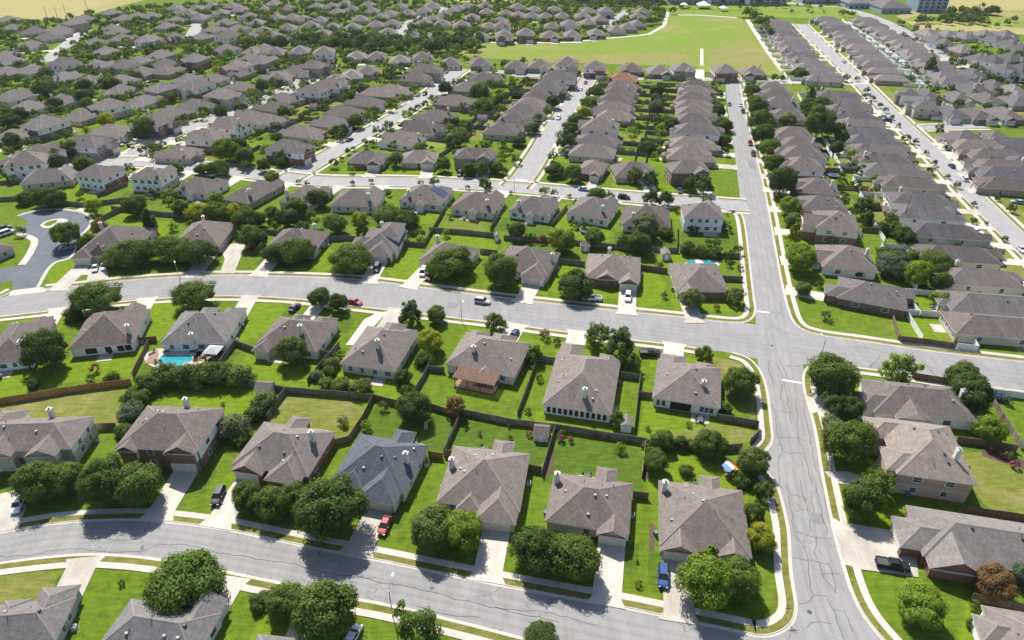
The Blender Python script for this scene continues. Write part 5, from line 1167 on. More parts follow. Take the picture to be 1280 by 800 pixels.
          (598, 115, 12, "round", "g"), (622, 122, 7, "round", "d"), (621, 107, 8, "round", "d"), (591, 143, 7, "round", "g"), (560, 151, 8, "round", "d"), (569, 151, 7, "round", "d"), (562, 160, 6, "shrub", "b"), (582, 154, 8, "loose", "d"), (574, 167, 10, "shrub", "o"), (567, 176, 13, "oak", "d"), (605, 132, 12, "shrub", "g"), (580, 135, 8, "shrub", "o"), (517, 111, 8, "round", "g"), (504, 119, 6, "loose", "b"), (507, 110, 4, "cone", "d"), (556, 110, 9, "round", "d"), (570, 103, 7, "round", "d"), (539, 121, 6, "loose", "g"), (522, 132, 5, "loose", "d"), (531, 129, 6, "round", "d"), (515, 136, 6, "loose", "d"), (506, 140, 5, "loose", "d"), (510, 146, 8, "shrub", "b"), (486, 156, 8, "round", "d"), (481, 163, 5, "shrub", "d"), (492, 181, 7, "round", "g"), (630, 186, 8, "round", "g"), (627, 196, 7, "shrub", "b"), (540, 186, 4, "shrub", "g"),
          (445, 151, 10, "round", "g"), (467, 138, 8, "round", "d"), (424, 163, 11, "oak", "d"), (398, 177, 7, "loose", "y"), (355, 140, 9, "round", "d"), (356, 152, 7, "shrub", "b"), (382, 142, 7, "round", "d"), (404, 123, 5, "cone", "d"), (415, 119, 4, "cone", "d"), (429, 117, 6, "round", "d"), (449, 109, 8, "round", "d"), (327, 107, 9, "round", "g"), (341, 117, 6, "round", "d"), (350, 104, 7, "round", "d"), (364, 110, 7, "round", "b"), (326, 126, 8, "oak", "d"), (322, 166, 7, "round", "d"), (345, 160, 8, "shrub", "d"), (350, 196, 9, "loose", "g"), (404, 135, 5, "shrub", "d"), (375, 145, 5, "round", "d"), (471, 162, 7, "round", "g"), (466, 176, 6, "loose", "d"), (435, 187, 5, "loose", "d"), (427, 196, 4, "cone", "d"),
          (181, 160, 14, "round", "g"), (219, 151, 8, "round", "o"), (229, 147, 8, "round", "o"), (254, 137, 8, "round", "d"), (254, 146, 7, "shrub", "g"), (270, 130, 9, "shrub", "g"), (281, 127, 8, "shrub", "g"), (300, 136, 9, "round", "d"), (276, 138, 9, "shrub", "d"), (316, 128, 8, "round", "d"), (212, 124, 8, "shrub", "g"), (201, 129, 7, "shrub", "b"), (210, 131, 6, "shrub", "d"), (230, 116, 7, "round", "g"), (241, 113, 9, "round", "d"), (174, 110, 8, "round", "d"), (269, 107, 7, "round", "d"), (280, 187, 16, "round", "b"), (297, 180, 10, "round", "d"), (306, 195, 13, "round", "g"), (177, 185, 7, "loose", "d"), (185, 181, 7, "loose", "d"), (226, 167, 4, "round", "d"), (190, 197, 6, "shrub", "g"), (241, 138, 5, "round", "d"),
          (57, 110, 14, "oak", "d"), (105, 120, 10, "round", "d"), (105, 106, 9, "round", "d"), (94, 106, 6, "round", "y"), (69, 129, 9, "round", "d"), (90, 135, 6, "round", "d"), (76, 138, 6, "shrub", "g"), (132, 150, 11, "round", "y"), (25, 143, 9, "round", "d"), (14, 143, 10, "round", "d"), (42, 140, 6, "round", "g"), (10, 152, 12, "shrub", "d"), (14, 175, 10, "round", "d"), (25, 173, 7, "round", "d"), (87, 186, 12, "round", "g"), (67, 196, 11, "round", "d"), (130, 182, 6, "loose", "b"), (140, 107, 11, "round", "d"), (52, 104, 9, "oak", "d"), (131, 107, 7, "round", "d"), (165, 107, 6, "shrub", "d"), (5, 105, 6, "round", "d"),
          (1084, 112, 5, "round", "d"), (1080, 119, 4, "round", "g"), (1092, 122, 4, "round", "d"), (1088, 127, 3, "round", "d"), (1101, 131, 4.5, "round", "d"), (1108, 137, 4.5, "round", "g"), (1115, 146, 4, "round", "d"), (1124, 156, 3.5, "round", "d"), (1133, 172, 7, "round", "d"), (1145, 175, 4.5, "loose", "d"), (1141, 193, 6, "loose", "o"), (1158, 190, 4, "round", "d"), (1197, 229, 5.5, "loose", "d"), (1185, 219, 4, "loose", "d"), (1218, 253, 4.5, "loose", "d"), (1218, 274, 5, "loose", "d"), (1234, 278, 3, "loose", "d"), (1232, 295, 5, "loose", "d"), (1256, 297, 5, "loose", "d"), (1168, 203, 5, "round", "d"), (1175, 158, 6, "round", "d"), (1175, 164, 6, "round", "d"), (1204, 181, 7, "round", "d"), (1218, 193, 9, "shrub", "o"), (1196, 188, 5, "round", "d"), (1181, 184, 4, "round", "d"), (1176, 124, 8, "round", "g"), (1199, 128, 8, "round", "d"), (1234, 132, 7, "round", "d"), (1211, 142, 6, "round", "d"), (1153, 137, 8, "round", "d"), (1173, 111, 5, "round", "d"), (1228, 109, 6, "round", "d"), (1215, 110, 7, "round", "d"), (1247, 113, 7, "round", "g"), (1260, 118, 6, "round", "d"), (1243, 146, 4, "loose", "g"), (1187, 147, 6, "shrub", "d"), (1212, 218, 4, "round", "g"), (1224, 225, 4, "loose", "d"), (1240, 225, 6, "loose", "d"), (1268, 233, 6, "shrub", "d"), (1247, 249, 5, "shrub", "d"), (1235, 205, 9, "shrub", "d"), (1265, 262, 7, "shrub", "d"), (1163, 214, 6, "shrub", "d"), (1145, 205, 4, "shrub", "d"), (1196, 308, 5, "shrub", "d"),
          (1138, 77, 5, "round", "d"), (1163, 82, 9, "cone", "g"), (1165, 92, 5, "round", "y"), (1158, 88, 6, "round", "d"), (1146, 84, 4, "round", "d"), (1152, 86, 5, "round", "d"), (1111, 57, 4, "round", "d"), (1120, 58, 3, "round", "d"), (1000, 92, 10, "oak", "g"), (1058, 97, 6, "round", "g"), (1071, 98, 4, "round", "d"), (968, 96, 6, "round", "d"), (979, 97, 5, "round", "d"), (1176, 59, 7, "round", "d"), (1190, 68, 5, "round", "g"), (1195, 72, 5, "round", "g"), (1218, 86, 8, "round", "d"), (1233, 91, 6, "round", "d"), (1203, 78, 7, "round", "d"), (1235, 98, 7, "shrub", "d"), (1263, 97, 6, "round", "d"), (1250, 98, 5, "round", "d"),
          (841, 12, 6, "round", "d"), (852, 8, 4, "round", "g"), (936, 14, 8, "round", "g"), (942, 22, 8, "oak", "g"), (952, 27, 9, "oak", "d"), (957, 36, 8, "oak", "g"), (963, 42, 8, "oak", "d"), (1057, 16, 5, "round", "g"), (1065, 17, 5, "round", "d"), (823, 15, 4, "round", "d"), (811, 25, 6, "round", "d"), (804, 29, 5, "round", "d"),
          (1240, 13, 9, "oak", "d"), (1229, 16, 4, "round", "d"), (1229, 6, 4, "round", "d"), (1260, 27, 5, "round", "d"), (1268, 23, 5, "round", "d"), (1247, 31, 4, "round", "d"), (1237, 28, 2.5, "round", "d")]:
    T(*a)
# tree belt, grove and scatter
for x in np.arange(300, 600, 9.0):
    for yy in (46, 51, 57) if x > 440 else (48, 54):
        T(x + rng.uniform(-4, 4), yy + rng.uniform(-2, 2), rng.uniform(6, 10), "far", rng.choice("ddgo"))
for x in np.arange(1146, 1232, 6.0):
    for yy in (24, 20, 13) if x > 1180 else (24,):
        T(x + rng.uniform(-3, 3), yy + rng.uniform(-2, 2), rng.uniform(4.5, 7), "far", rng.choice("ddgu"))
for x in np.arange(930, 1075, 5): T(x, 22.5 + rng.uniform(-2, 2) - (8 if x > 965 else 0), rng.uniform(2, 4), "far", "g") if rng.random() < .35 else None
def inside(poly, x, y):
    c_ = False
    for i in range(len(poly)):
        (xa, ya), (xb, yb) = poly[i - 1], poly[i]
        if (ya > y) != (yb > y) and x < (xb - xa) * (y - ya) / (yb - ya) + xa: c_ = not c_
    return c_
def scatter(pxpoly, step, rmin, rmax, tints, keep=1.0, yard=True):
    W_ = [at(*p) for p in pxpoly]; poly = [(p.x, p.y) for p in W_]
    xs, ys = [p[0] for p in poly], [p[1] for p in poly]
    y = min(ys)
    while y < max(ys):
        x = min(xs)
        while x < max(xs):
            p = Vector((x + rng.uniform(-.5, .5) * step, y + rng.uniform(-.5, .5) * step, 0)); x += step
            if rng.random() > keep or not inside(poly, p.x, p.y): continue
            Rm = rng.uniform(rmin, rmax)
            if any(nearest_on(k, p)[0] < 5.5 for k in STREETS): continue
            bad = False
            for h in HOUSES:
                if abs(p.x - h["c"].x) > 25 or abs(p.y - h["c"].y) > 25: continue
                l = local_of(h, p)
                if abs(l.x) < h["W"] / 2 + Rm * .45 and abs(l.y) < h["D"] / 2 + Rm * .45: bad = True; break
            if bad or any((q["p"] - p).length < (q["R"] + Rm) * .62 for q in TREES if abs(q["p"].x - p.x) < 14): continue
            TREES.append(dict(p=p, R=Rm, k="far", t=rng.choice(tints), px=Rm * ppm(p), tall=1, hand=False))
        y += step
scatter([(-30, 30), (70, 28), (160, 12), (330, 3), (800, 4), (830, 12), (826, 30), (740, 46), (640, 50), (600, 50), (600, 75), (560, 90), (440, 110), (300, 125), (-30, 150)], 7.6, 1.7, 4.4, "dddggob", .9)
scatter([(-30, 140), (300, 120), (430, 110), (640, 80), (720, 82), (640, 200), (360, 215), (150, 195), (-30, 235)], 8.0, 1.3, 3.4, "ddggob", .78)
scatter([(930, 14), (966, 22), (980, 48), (1000, 86), (965, 50), (948, 30)], 9, 1.5, 4.0, "gdo", .8)
scatter([(720, 100), (900, 104), (900, 200), (690, 200)], 8, 1.0, 2.8, "ddgb", .5)
scatter([(1060, 150), (1190, 380), (1150, 370), (1030, 215), (1000, 110), (1045, 112)], 8, 1.0, 2.8, "ddgo", .5)
scatter([(1120, 30), (1290, 60), (1290, 140), (1190, 130), (1130, 100)], 8, 1.3, 3.4, "ddg", .8)
scatter([(320, 240), (640, 240), (920, 258), (920, 330), (600, 300), (320, 300)], 7, 0.6, 1.9, "ddgob", .42)
scatter([(150, 425), (1000, 545), (940, 600), (300, 560), (150, 520)], 5, 0.35, 0.9, "ddgo", .10)
scatter([(1000, 200), (1190, 380), (1110, 390), (985, 260)], 7, 0.6, 2.0, "ddgo", .4)
scatter([(700, 4), (1080, 4), (1060, 12), (700, 10)], 10, 1.5, 4.5, "gdo", .6)
scatter([(560, -4), (1130, -6), (1100, 3), (700, 4), (560, 5)], 12, 2, 6, "ddg", .5)
for tr in TREES: tr["px"] = tr["R"] * ppm(tr["p"] + Vector((0, 0, 3)))
def visible(tr):
    u, v = to_px(tr["p"] + Vector((0, 0, tr["R"]))); return -tr["px"] < u < 1280 + tr["px"] and -tr["px"] < v < 800 + tr["px"]
TREES.sort(key=lambda q: -(q["px"] if visible(q) else q["px"] * .1))
TKEEP, TREST = TREES[:299], TREES[299:]
by_spot = {}
for i, tr in enumerate(TKEEP):
    K = KIND[tr["k"]]; rr = random.Random(i * 13 + 5)
    shrub = tr["k"] == "shrub" or tr["R"] < 1.3
    root = empty("shrub" if shrub else "tree", tr["p"], rr.uniform(0, 6.28))
    me = rr.choice(K["m"])
    cr = link("crown", me, root)
    s_ = tr["R"] * 1.12
    cr.scale = (s_ * rr.uniform(.94, 1.1), s_ * rr.uniform(.94, 1.1), s_ * rr.uniform(.95, 1.08) * tr["tall"]); cr.location = (0, 0, K["zc"] * tr["R"] * tr["tall"])
    c_ = TINT[tr["t"]]; v = rr.uniform(.88, 1.12); cr.color = (c_[0] * v * rr.uniform(.94, 1.06), c_[1] * v, c_[2] * v, 1)
    tk = link("stem" if shrub else "trunk", rr.choice(K["t"]), root); tk.scale = (tr["R"],) * 3
    root["category"] = "shrub" if shrub else "tree"; root["group"] = "garden and street trees"
    h = nearest_house(tr["p"]); l = local_of(h, tr["p"])
    dx, dy = abs(l.x) - h["W"] / 2, abs(l.y) - h["D"] / 2
    if dy >= dx: rel = "in front of" if l.y < 0 else "behind"
    else:
        side = to_px(tr["p"])[0] - to_px(h["c"])[0]
        rel = "right of" if side > 0 else "left of"
    by_spot.setdefault((h["short"], rel, tr["t"], tr["k"], shrub), []).append((tr, root))
    tr["desc"] = f"{TNAME[tr['t']]} {SHAPE[tr['k']]} {'shrub' if shrub else 'tree'}"
    tr["root"] = root
for key, L in by_spot.items():
    L.sort(key=lambda q: -q[0]["R"])
    for j, (tr, root) in enumerate(L):
        pre = "" if len(L) == 1 else ("largest " if j == 0 else "smallest " if j == len(L) - 1 else f"{ordinal(j)} largest ")
        hn = key[0]
        unique(f"{pre}{tr['desc']} {key[1]} the {hn}", root)
# the remaining small far trees read as one mass
g = np.random.default_rng(3)
protos = [leaf_cloud(90 + k, 22, 12, .16, flat=.86, low=-.5, spread=(.45, .8), cr=(.28, .42), core=False)[:3] for k in range(5)]
VV, FF, TT, CC = [], [], [], []; off = 0
for i, tr in enumerate(TREST):
    V, F, tn = protos[i % 5]
    a = g.uniform(0, 6.28); c_, s_ = math.cos(a), math.sin(a)
    M = np.array([[c_, -s_, 0], [s_, c_, 0], [0, 0, 1]]) * tr["R"]
    VV.append(V @ M.T + np.array([tr["p"].x, tr["p"].y, tr["R"] * .88])); FF.append(F + off); off += len(V); TT.append(tn)
    c3 = np.array(TINT[tr["t"]]) * g.uniform(.85, 1.15); CC.append(np.tile(np.append(c3, 1), (len(F), 1)))
if VV:
    me = bpy.data.meshes.new("distant_trees")
    V = np.vstack(VV); F = np.vstack(FF)
    me.vertices.add(len(V)); me.vertices.foreach_set("co", V.ravel())
    me.loops.add(F.size); me.loops.foreach_set("vertex_index", F.ravel().astype(np.int32))
    me.polygons.add(len(F)); me.polygons.foreach_set("loop_start", np.arange(0, F.size, 4, dtype=np.int32))
    me.update(calc_edges=True)
    me.attributes.new("leaf_tone", 'FLOAT', 'FACE').data.foreach_set("value", np.concatenate(TT))
    me.attributes.new("tree_tint", 'FLOAT_COLOR', 'FACE').data.foreach_set("color", np.vstack(CC).ravel())
    me.materials.append(MATS["foliage_far"])
    o = link("distant_trees", me); o["kind"] = "stuff"
print("houses", len(HOUSES), "trees", len(TREES), "fences", len(FENCES))
spots = {}
for root, what, a, b_, mid, L in FENCES: spots.setdefault((what, a["short"]), []).append((L, root))
for (what, sh), L in spots.items():
    L.sort(key=lambda q: -q[0])
    for j, (_, root) in enumerate(L):
        pre = "" if len(L) == 1 else ("longest " if j == 0 else "shortest " if j == len(L) - 1 else f"{ordinal(j)} longest ")
        unique(f"{pre}{what} by the {sh}", root)

# ------------------------------------------------------------------ cars
def loft(mb, secs, mat, cap=True):
    for A, B in zip(secs, secs[1:]):
        n = len(A)
        for k in range(n): mb.poly([A[k], A[(k + 1) % n], B[(k + 1) % n], B[k]], mat)
    if cap: mb.poly(secs[0][::-1], mat); mb.poly(secs[-1], mat)
def sec(x, w_, z0, z1, tuck=.82):
    return [(x, -w_ * .92, z0), (x, w_ * .92, z0), (x, w_, z0 + (z1 - z0) * .45), (x, w_ * .96, z0 + (z1 - z0) * .85), (x, w_ * tuck, z1), (x, -w_ * tuck, z1), (x, -w_ * .96, z0 + (z1 - z0) * .85), (x, -w_, z0 + (z1 - z0) * .45)]
def make_car(kind_):
    root = empty(kind_, (0, 0, -500))
    L, wd = {"sedan": (4.75, .91), "suv": (4.85, .96), "pickup": (5.8, 1.0), "van": (5.1, .99)}[kind_]
    b = MB(); hL = L / 2
    belt = {"sedan": .92, "suv": 1.08, "pickup": 1.12, "van": 1.12}[kind_]
    loft(b, [sec(-hL, wd * .8, .38, belt * .82), sec(-hL + .12, wd * .93, .28, belt * .95), sec(-hL * .72, wd, .24, belt * (1.02 if kind_ != "pickup" else 1)), sec(0, wd, .24, belt), sec(hL * .45, wd, .24, belt * .97), sec(hL * .8, wd * .96, .26, belt * .86), sec(hL - .1, wd * .86, .3, belt * .74), sec(hL, wd * .72, .36, belt * .62)], "car_paint")
    zr = {"sedan": 1.45, "suv": 1.74, "pickup": 1.80, "van": 1.85}[kind_]
    c0, c1, c2, c3 = {"sedan": (-1.9, -1.1, .35, 1.15), "suv": (-2.3, -2.0, .45, 1.15), "pickup": (-.75, -.6, .75, 1.45), "van": (-2.45, -2.25, .9, 1.75)}[kind_]
    def cab(x, w_, z0, z1): return [(x, -w_, z0), (x, w_, z0), (x, w_ * .86, z1), (x, -w_ * .86, z1)]
    g = MB()
    bl = belt - .03
    A = [Vector((c0, -wd * .93, bl)), Vector((c0, wd * .93, bl)), Vector((c3, wd * .93, bl)), Vector((c3, -wd * .93, bl))]
    B = [Vector((c1, -wd * .72, zr - .07)), Vector((c1, wd * .72, zr - .07)), Vector((c2, wd * .72, zr - .07)), Vector((c2, -wd * .72, zr - .07))]
    for k in range(4): g.poly([A[k], A[(k + 1) % 4], B[(k + 1) % 4], B[k]][::-1], "car_glass")
    # roof and pillars in paint
    C_ = [v + Vector((0, 0, .09)) for v in B]; C_ = [Vector((v.x * .97 + .0, v.y * .9, v.z)) for v in C_]
    for k in range(4): b.poly([B[k], B[(k + 1) % 4], C_[(k + 1) % 4], C_[k]][::-1], "car_paint")
    b.poly(C_[::-1], "car_paint"); b.poly(B, "car_paint")
    for k in range(4): b.tube(A[k], B[k], .06, .05, "car_paint", 5)
    if kind_ != "sedan" or True:
        for s_ in (-1, 1):
            m1 = (Vector((c0 + (c3 - c0) * .48, s_ * wd * .94, bl)), Vector((c1 + (c2 - c1) * .48, s_ * wd * .73, zr - .06)))
            b.tube(m1[0], m1[1], .045, .04, "car_paint", 4)
    b.build("body", root); g.build("windows", root)
    if kind_ == "pickup":
        d = MB(); d.box(-2.78, -.9, -.8, .8, .9, 1.125, "cushion"); d.build("load_bed", root)
        d = MB()
        for s_ in (-1, 1): d.box(-2.85, -.85, s_ * .9 - .08, s_ * .9 + .08, 1.05, 1.24, "car_paint")
        d.box(-2.88, -2.78, -.9, .9, 1.0, 1.24, "car_paint"); d.build("bed_rail", root)
    for sx in (-1, 1):
        for sy in (-1, 1):
            w_ = MB(); cx = hL * .62 * sx; y_ = sy * (wd - .1)
            w_.tube((cx, y_ - .11, .34), (cx, y_ + .12, .34), .34, .34, "tyre", 14); wo = w_.build("wheel", root)
            w2 = MB(); w2.tube((cx, y_ + sy * .1, .34), (cx, y_ + sy * .13, .34), .21, .2, "rim", 10); w2.build("rim", wo)
    for s_ in (-1, 1):
        d = MB(); d.box(hL - .16, hL + .01, s_ * .62 - .17, s_ * .62 + .17, belt * .55, belt * .7, "head_lens"); d.build("headlight", root)
        d = MB(); d.box(-hL - .01, -hL + .12, s_ * .66 - .1, s_ * .66 + .1, belt * .6, belt * .82, "tail_lens"); d.build("tail_light", root)
        d = MB(); d.box(c3 - .45, c3 - .25, s_ * (wd + .1) - .1, s_ * (wd + .1) + .1, bl, bl + .16, "car_paint"); d.build("mirror", root)
    return root
CARCOL = {"white": (.72, .72, .72), "black": (.012, .012, .014), "red": (.24, .012, .02), "blue": (.012, .055, .17), "silver": (.42, .43, .44), "dark grey": (.06, .065, .07), "pale blue": (.25, .34, .42), "dark red": (.14, .01, .015), "green": (.02, .09, .06), "navy": (.015, .03, .07)}
PROTO, FIRST = {}, set()
def car(k, x, y, col, x2, y2, where):
    """x2,y2: a pixel the car's nose points towards, on the ground."""
    if k not in PROTO: PROTO[k] = make_car(k)
    if k in FIRST: o = copy_tree(PROTO[k])
    else: o = PROTO[k]; FIRST.add(k)
    p, q = at(x, y, .7), at(x2, y2, .7)
    ch = [c_ for c_ in o.children]
    o.location = (p.x, p.y, .14 if "drive" in where else .03); o.rotation_euler = (0, 0, math.atan2(q.y - p.y, q.x - p.x))
    for c_ in ch: c_.color = (*CARCOL[col], 1)
    kn = {"suv": "SUV", "sedan": "sedan", "pickup": "pickup truck", "van": "minivan"}[k]
    tag(o, f"{col} {kn} {where}", "car" if k in ("sedan", "suv") else "pickup" if k == "pickup" else "van", "cars parked or driving on the estate")
    USED.setdefault(o["label"], []).append(o)
for a in [("sedan", 22, 630, "white", 15, 650, "on the left edge driveway by the lower street"), ("suv", 273, 620, "black", 266, 636, "on driveway beside the big brick house"), ("sedan", 481, 656, "red", 474, 672, "on driveway below the blue-grey roof"),
          ("suv", 829, 720, "blue", 829, 740, "on driveway of the lower corner house"), ("pickup", 1116, 706, "black", 1140, 710, "on driveway of the red-brick house"), ("suv", 603, 376, "silver", 615, 378, "driving along the middle road"),
          ("sedan", 443, 377, "red", 452, 379, "parked behind the two ball-shaped trees"), ("sedan", 368, 384, "navy", 374, 378, "on driveway right of the pool house"), ("van", 471, 335, "black", 467, 343, "on driveway of the stepped two-storey house"), ("van", 529, 340, "white", 525, 350, "on driveway beside a red car"),
          ("sedan", 536, 345, "red", 532, 354, "on driveway beside the white minivan"), ("pickup", 740, 372, "white", 725, 371, "parked at the kerb beside a round oak"), ("suv", 785, 371, "white", 784, 383, "on driveway of the brick-gabled house"), ("suv", 780, 246, "black", 795, 248, "parked on the back street"),
          ("pickup", 813, 441, "black", 826, 441, "on driveway of the corner house by the junction"), ("sedan", 643, 417, "navy", 646, 412, "on driveway of the timber pergola house"), ("sedan", 119, 335, "silver", 117, 342, "on driveway next to a white sedan"), ("sedan", 130, 333, "white", 129, 341, "on driveway next to a silver sedan"),
          ("sedan", 83, 309, "pale blue", 95, 307, "in the shade beside the dark cul-de-sac"), ("van", 8, 291, "white", 17, 288, "on driveway left of the cul-de-sac"), ("sedan", 5, 284, "dark grey", 13, 282, "behind the white minivan at the cul-de-sac"),
          ("sedan", 912, 130, "dark grey", 912, 137, "at the left kerb of the straight street"), ("sedan", 926, 131, "silver", 927, 138, "at the right kerb of the straight street"), ("suv", 929, 139, "black", 931, 146, "at the straight street's right kerb behind a silver sedan"), ("suv", 938, 179, "dark red", 941, 188, "at the straight street's right kerb"), ("suv", 942, 192, "black", 945, 201, "at the straight street's right kerb behind a dark red SUV"),
          ("suv", 698, 147, "white", 692, 156, "parked halfway up the middle lane"), ("sedan", 726, 111, "white", 722, 117, "parked near the middle lane's far end"), ("sedan", 732, 103, "red", 729, 108, "parked at the middle lane's far end"), ("sedan", 437, 174, "navy", 445, 170, "parked along the diagonal lane"), ("sedan", 385, 191, "white", 394, 193, "on driveway at the diagonal lane's near end"),
          ("suv", 531, 117, "black", 526, 121, "parked far up the diagonal lane"), ("sedan", 488, 132, "green", 498, 131, "on driveway along the diagonal lane"), ("van", 575, 217, "black", 571, 224, "on driveway facing the back street"), ("pickup", 478, 240, "white", 488, 240, "on driveway behind the seventh back-street roof"),
          ("sedan", 1190, 207, "navy", 1180, 198, "driving at the far end of the treelined street"), ("suv", 1206, 223, "white", 1196, 212, "at the treelined street's right kerb"), ("suv", 1258, 235, "black", 1245, 236, "on driveway right of the treelined street"), ("sedan", 1220, 289, "white", 1232, 292, "on driveway left of the treelined street"), ("sedan", 1277, 311, "white", 1285, 319, "at the treelined street's kerb by the frame edge"), ("sedan", 1273, 252, "pale blue", 1260, 250, "under trees right of the treelined street"),
          ("sedan", 150, 180, "dark grey", 158, 183, "parked on the far lane's corner driveway"), ("sedan", 163, 182, "navy", 170, 185, "on the far lane's corner driveway beside a dark grey sedan"), ("suv", 899, 189, "silver", 908, 190, "on driveway left of the straight street"), ("sedan", 82, 200, "dark grey", 92, 200, "on driveway above the cul-de-sac trees"), ("sedan", 57, 138, "white", 62, 139, "parked beside trees in the corner block"), ("sedan", 90, 128, "silver", 95, 130, "parked in front of trees in the corner block"),
          ("sedan", 1104, 145, "white", 1098, 144, "on driveway along the treelined street's left"), ("suv", 1109, 150, "dark grey", 1102, 149, "on driveway of the treelined street's left row"), ("sedan", 1085, 118, "silver", 1080, 117, "on driveway near the treelined street's path crossing"), ("sedan", 730, 236, "pale blue", 741, 237, "parked on the back street under trees"), ("sedan", 850, 238, "navy", 850, 243, "on driveway of the back-street brick house"),
          ("sedan", 1247, 497, "navy", 1256, 498, "parked behind the white fence right of junction"), ("sedan", 372, 790, "white", 378, 782, "on driveway partly under the big round tree"), ("sedan", 1046, 64, "dark grey", 1049, 67, "far up the treelined street"), ("sedan", 1055, 77, "silver", 1051, 73, "midway in the far part of the treelined street")]:
    if a[1] == 372: a = ("sedan", 440, 796, "white", 447, 783, "on driveway partly under the big round tree")
    car(*a)

# ------------------------------------------------------------------ street furniture and garden things
def lamp(x, y, lx, ly, label, h=7.5):
    p = at(x, y); q = at(lx, ly, h) ; d = Vector((q.x - p.x, q.y - p.y, 0)); L = min(2.4, max(1.4, d.length)); d.normalize()
    r = empty("street_lamp", p); tag(r, label, "street lamp", "street lamps")
    m_ = MB(); m_.tube((0, 0, 0), (0, 0, .5), .16, .13, "lamp_metal", 10); m_.tube((0, 0, .5), (0, 0, h - .6), .1, .07, "lamp_metal", 10); m_.build("pole", r)
    m_ = MB(); e = d * L; m_.tube((0, 0, h - .65), (e.x * .45, e.y * .45, h - .12), .05, .045, "lamp_metal", 8); m_.tube((e.x * .45, e.y * .45, h - .12), (e.x, e.y, h), .045, .04, "lamp_metal", 8); m_.build("arm", r)
    m_ = MB(); M = Matrix.Translation((e.x, e.y, h)) @ Matrix.Rotation(math.atan2(d.y, d.x), 4, 'Z'); m_.box(-.15, .6, -.16, .16, -.06, .08, "vinyl_white", M=M); m_.build("lamp_head", r)
lamp(491, 770, 493, 712, "slim grey street lamp arching over the lower street"); lamp(225, 350, 227, 352, "street lamp on the middle road opposite the twin oaks"); lamp(577, 402, 577, 375, "street lamp on the middle road's near kerb beside the silver SUV")
lamp(1024, 452, 1030, 420, "street lamp beside the corner oak at the junction"); lamp(643, 242, 650, 238, "street lamp where the middle lane meets the back street", 7); lamp(1058, 190, 1064, 185, "slim lamp in the gardens right of the straight street", 8)
def sign(x, y, label):
    r = empty("street_sign", at(x, y)); tag(r, label, "street sign")
    m_ = MB(); m_.tube((0, 0, 0), (0, 0, 2.9), .04, .04, "lamp_metal", 6); m_.build("post", r)
    m_ = MB(); m_.box(-.5, .5, -.02, .02, 2.7, 2.9, "shutter_dark"); m_.box(-.02, .02, -.5, .5, 2.92, 3.1, "shutter_dark"); m_.build("name_blade", r)
sign(981, 773, "crossed street-name sign on the verge above the lower corner"); sign(985, 801, "crossed street-name sign at the lower corner's kerb")
def stop(x, y, label):
    r = empty("stop_sign", at(x, y), 0); tag(r, label, "stop sign")
    m_ = MB(); m_.tube((0, 0, 0), (0, 0, 2.2), .035, .035, "lamp_metal", 6); m_.build("post", r)
    m_ = MB(); P = [(.38 * math.cos(math.pi / 8 + k * math.pi / 4), .38 * math.sin(math.pi / 8 + k * math.pi / 4)) for k in range(8)]
    m_.poly([(x_, -.03, 2.4 + z_) for x_, z_ in P], "sign_red"); m_.poly([(x_, -.01, 2.4 + z_) for x_, z_ in P[::-1]], "lamp_metal"); m_.build("sign_plate", r)
stop(1013, 468, "stop sign on the verge under the corner oak")
def shed(x, y, w_, d_, ang, roof, wall, label):
    r = empty("garden_shed", at(x, y), R(ang)); tag(r, label, "shed", "garden sheds")
    wm, rm = MB(), MB()
    walls_block(wm, -w_ / 2, w_ / 2, -d_ / 2, d_ / 2, 2.1, [(wall,)] * 4, None, .15)
    roof_block(rm, -w_ / 2, w_ / 2, -d_ / 2, d_ / 2, 2.1, .6, "shingle_" + roof, "ridge_" + roof, ('l', 'r') if w_ >= d_ else ('n', 'f'), wall=(wm, wall), inset=.15)
    wm.build("wall", r); rm.build("roof", r)
    d = MB(); d.box(-.5, .5, -d_ / 2 + .1, -d_ / 2 + .2, 0, 1.9, "white_paint"); d.build("door", r)
for a in [(333, 490, 4.2, 3.2, -6, "warm", "cream_siding", "beige garden shed in the back corner right of the long shrub hedge"), (677, 546, 3.6, 3.6, -8, "warm", "cream_siding", "cream garden shed with flowers, behind the house right of the blue-grey roof"), (782, 535, 2.6, 3.4, -8, "taupe", "white_siding", "white garden shed beside the sunroom house"),
          (831, 322, 3.0, 4.2, 0, "taupe", "tan_siding", "tan garden shed with pink front behind the brick-gabled house"), (731, 312, 3.2, 3.2, 0, "taupe", "grey_siding", "small grey shed beside round trees behind the pickup house"), (603, 151, 5, 4, 0, "far", "grey_siding", "grey shed among gardens between the two far lanes"), (621, 300, 1.8, 3.0, 0, "grey", "grey_siding", "small dark shed at the long grey fence's end"), (393, 137, 4.0, 4.0, 0, "far", "tan_siding", "pale shed in gardens left of the diagonal lane")]:
    shed(*a)
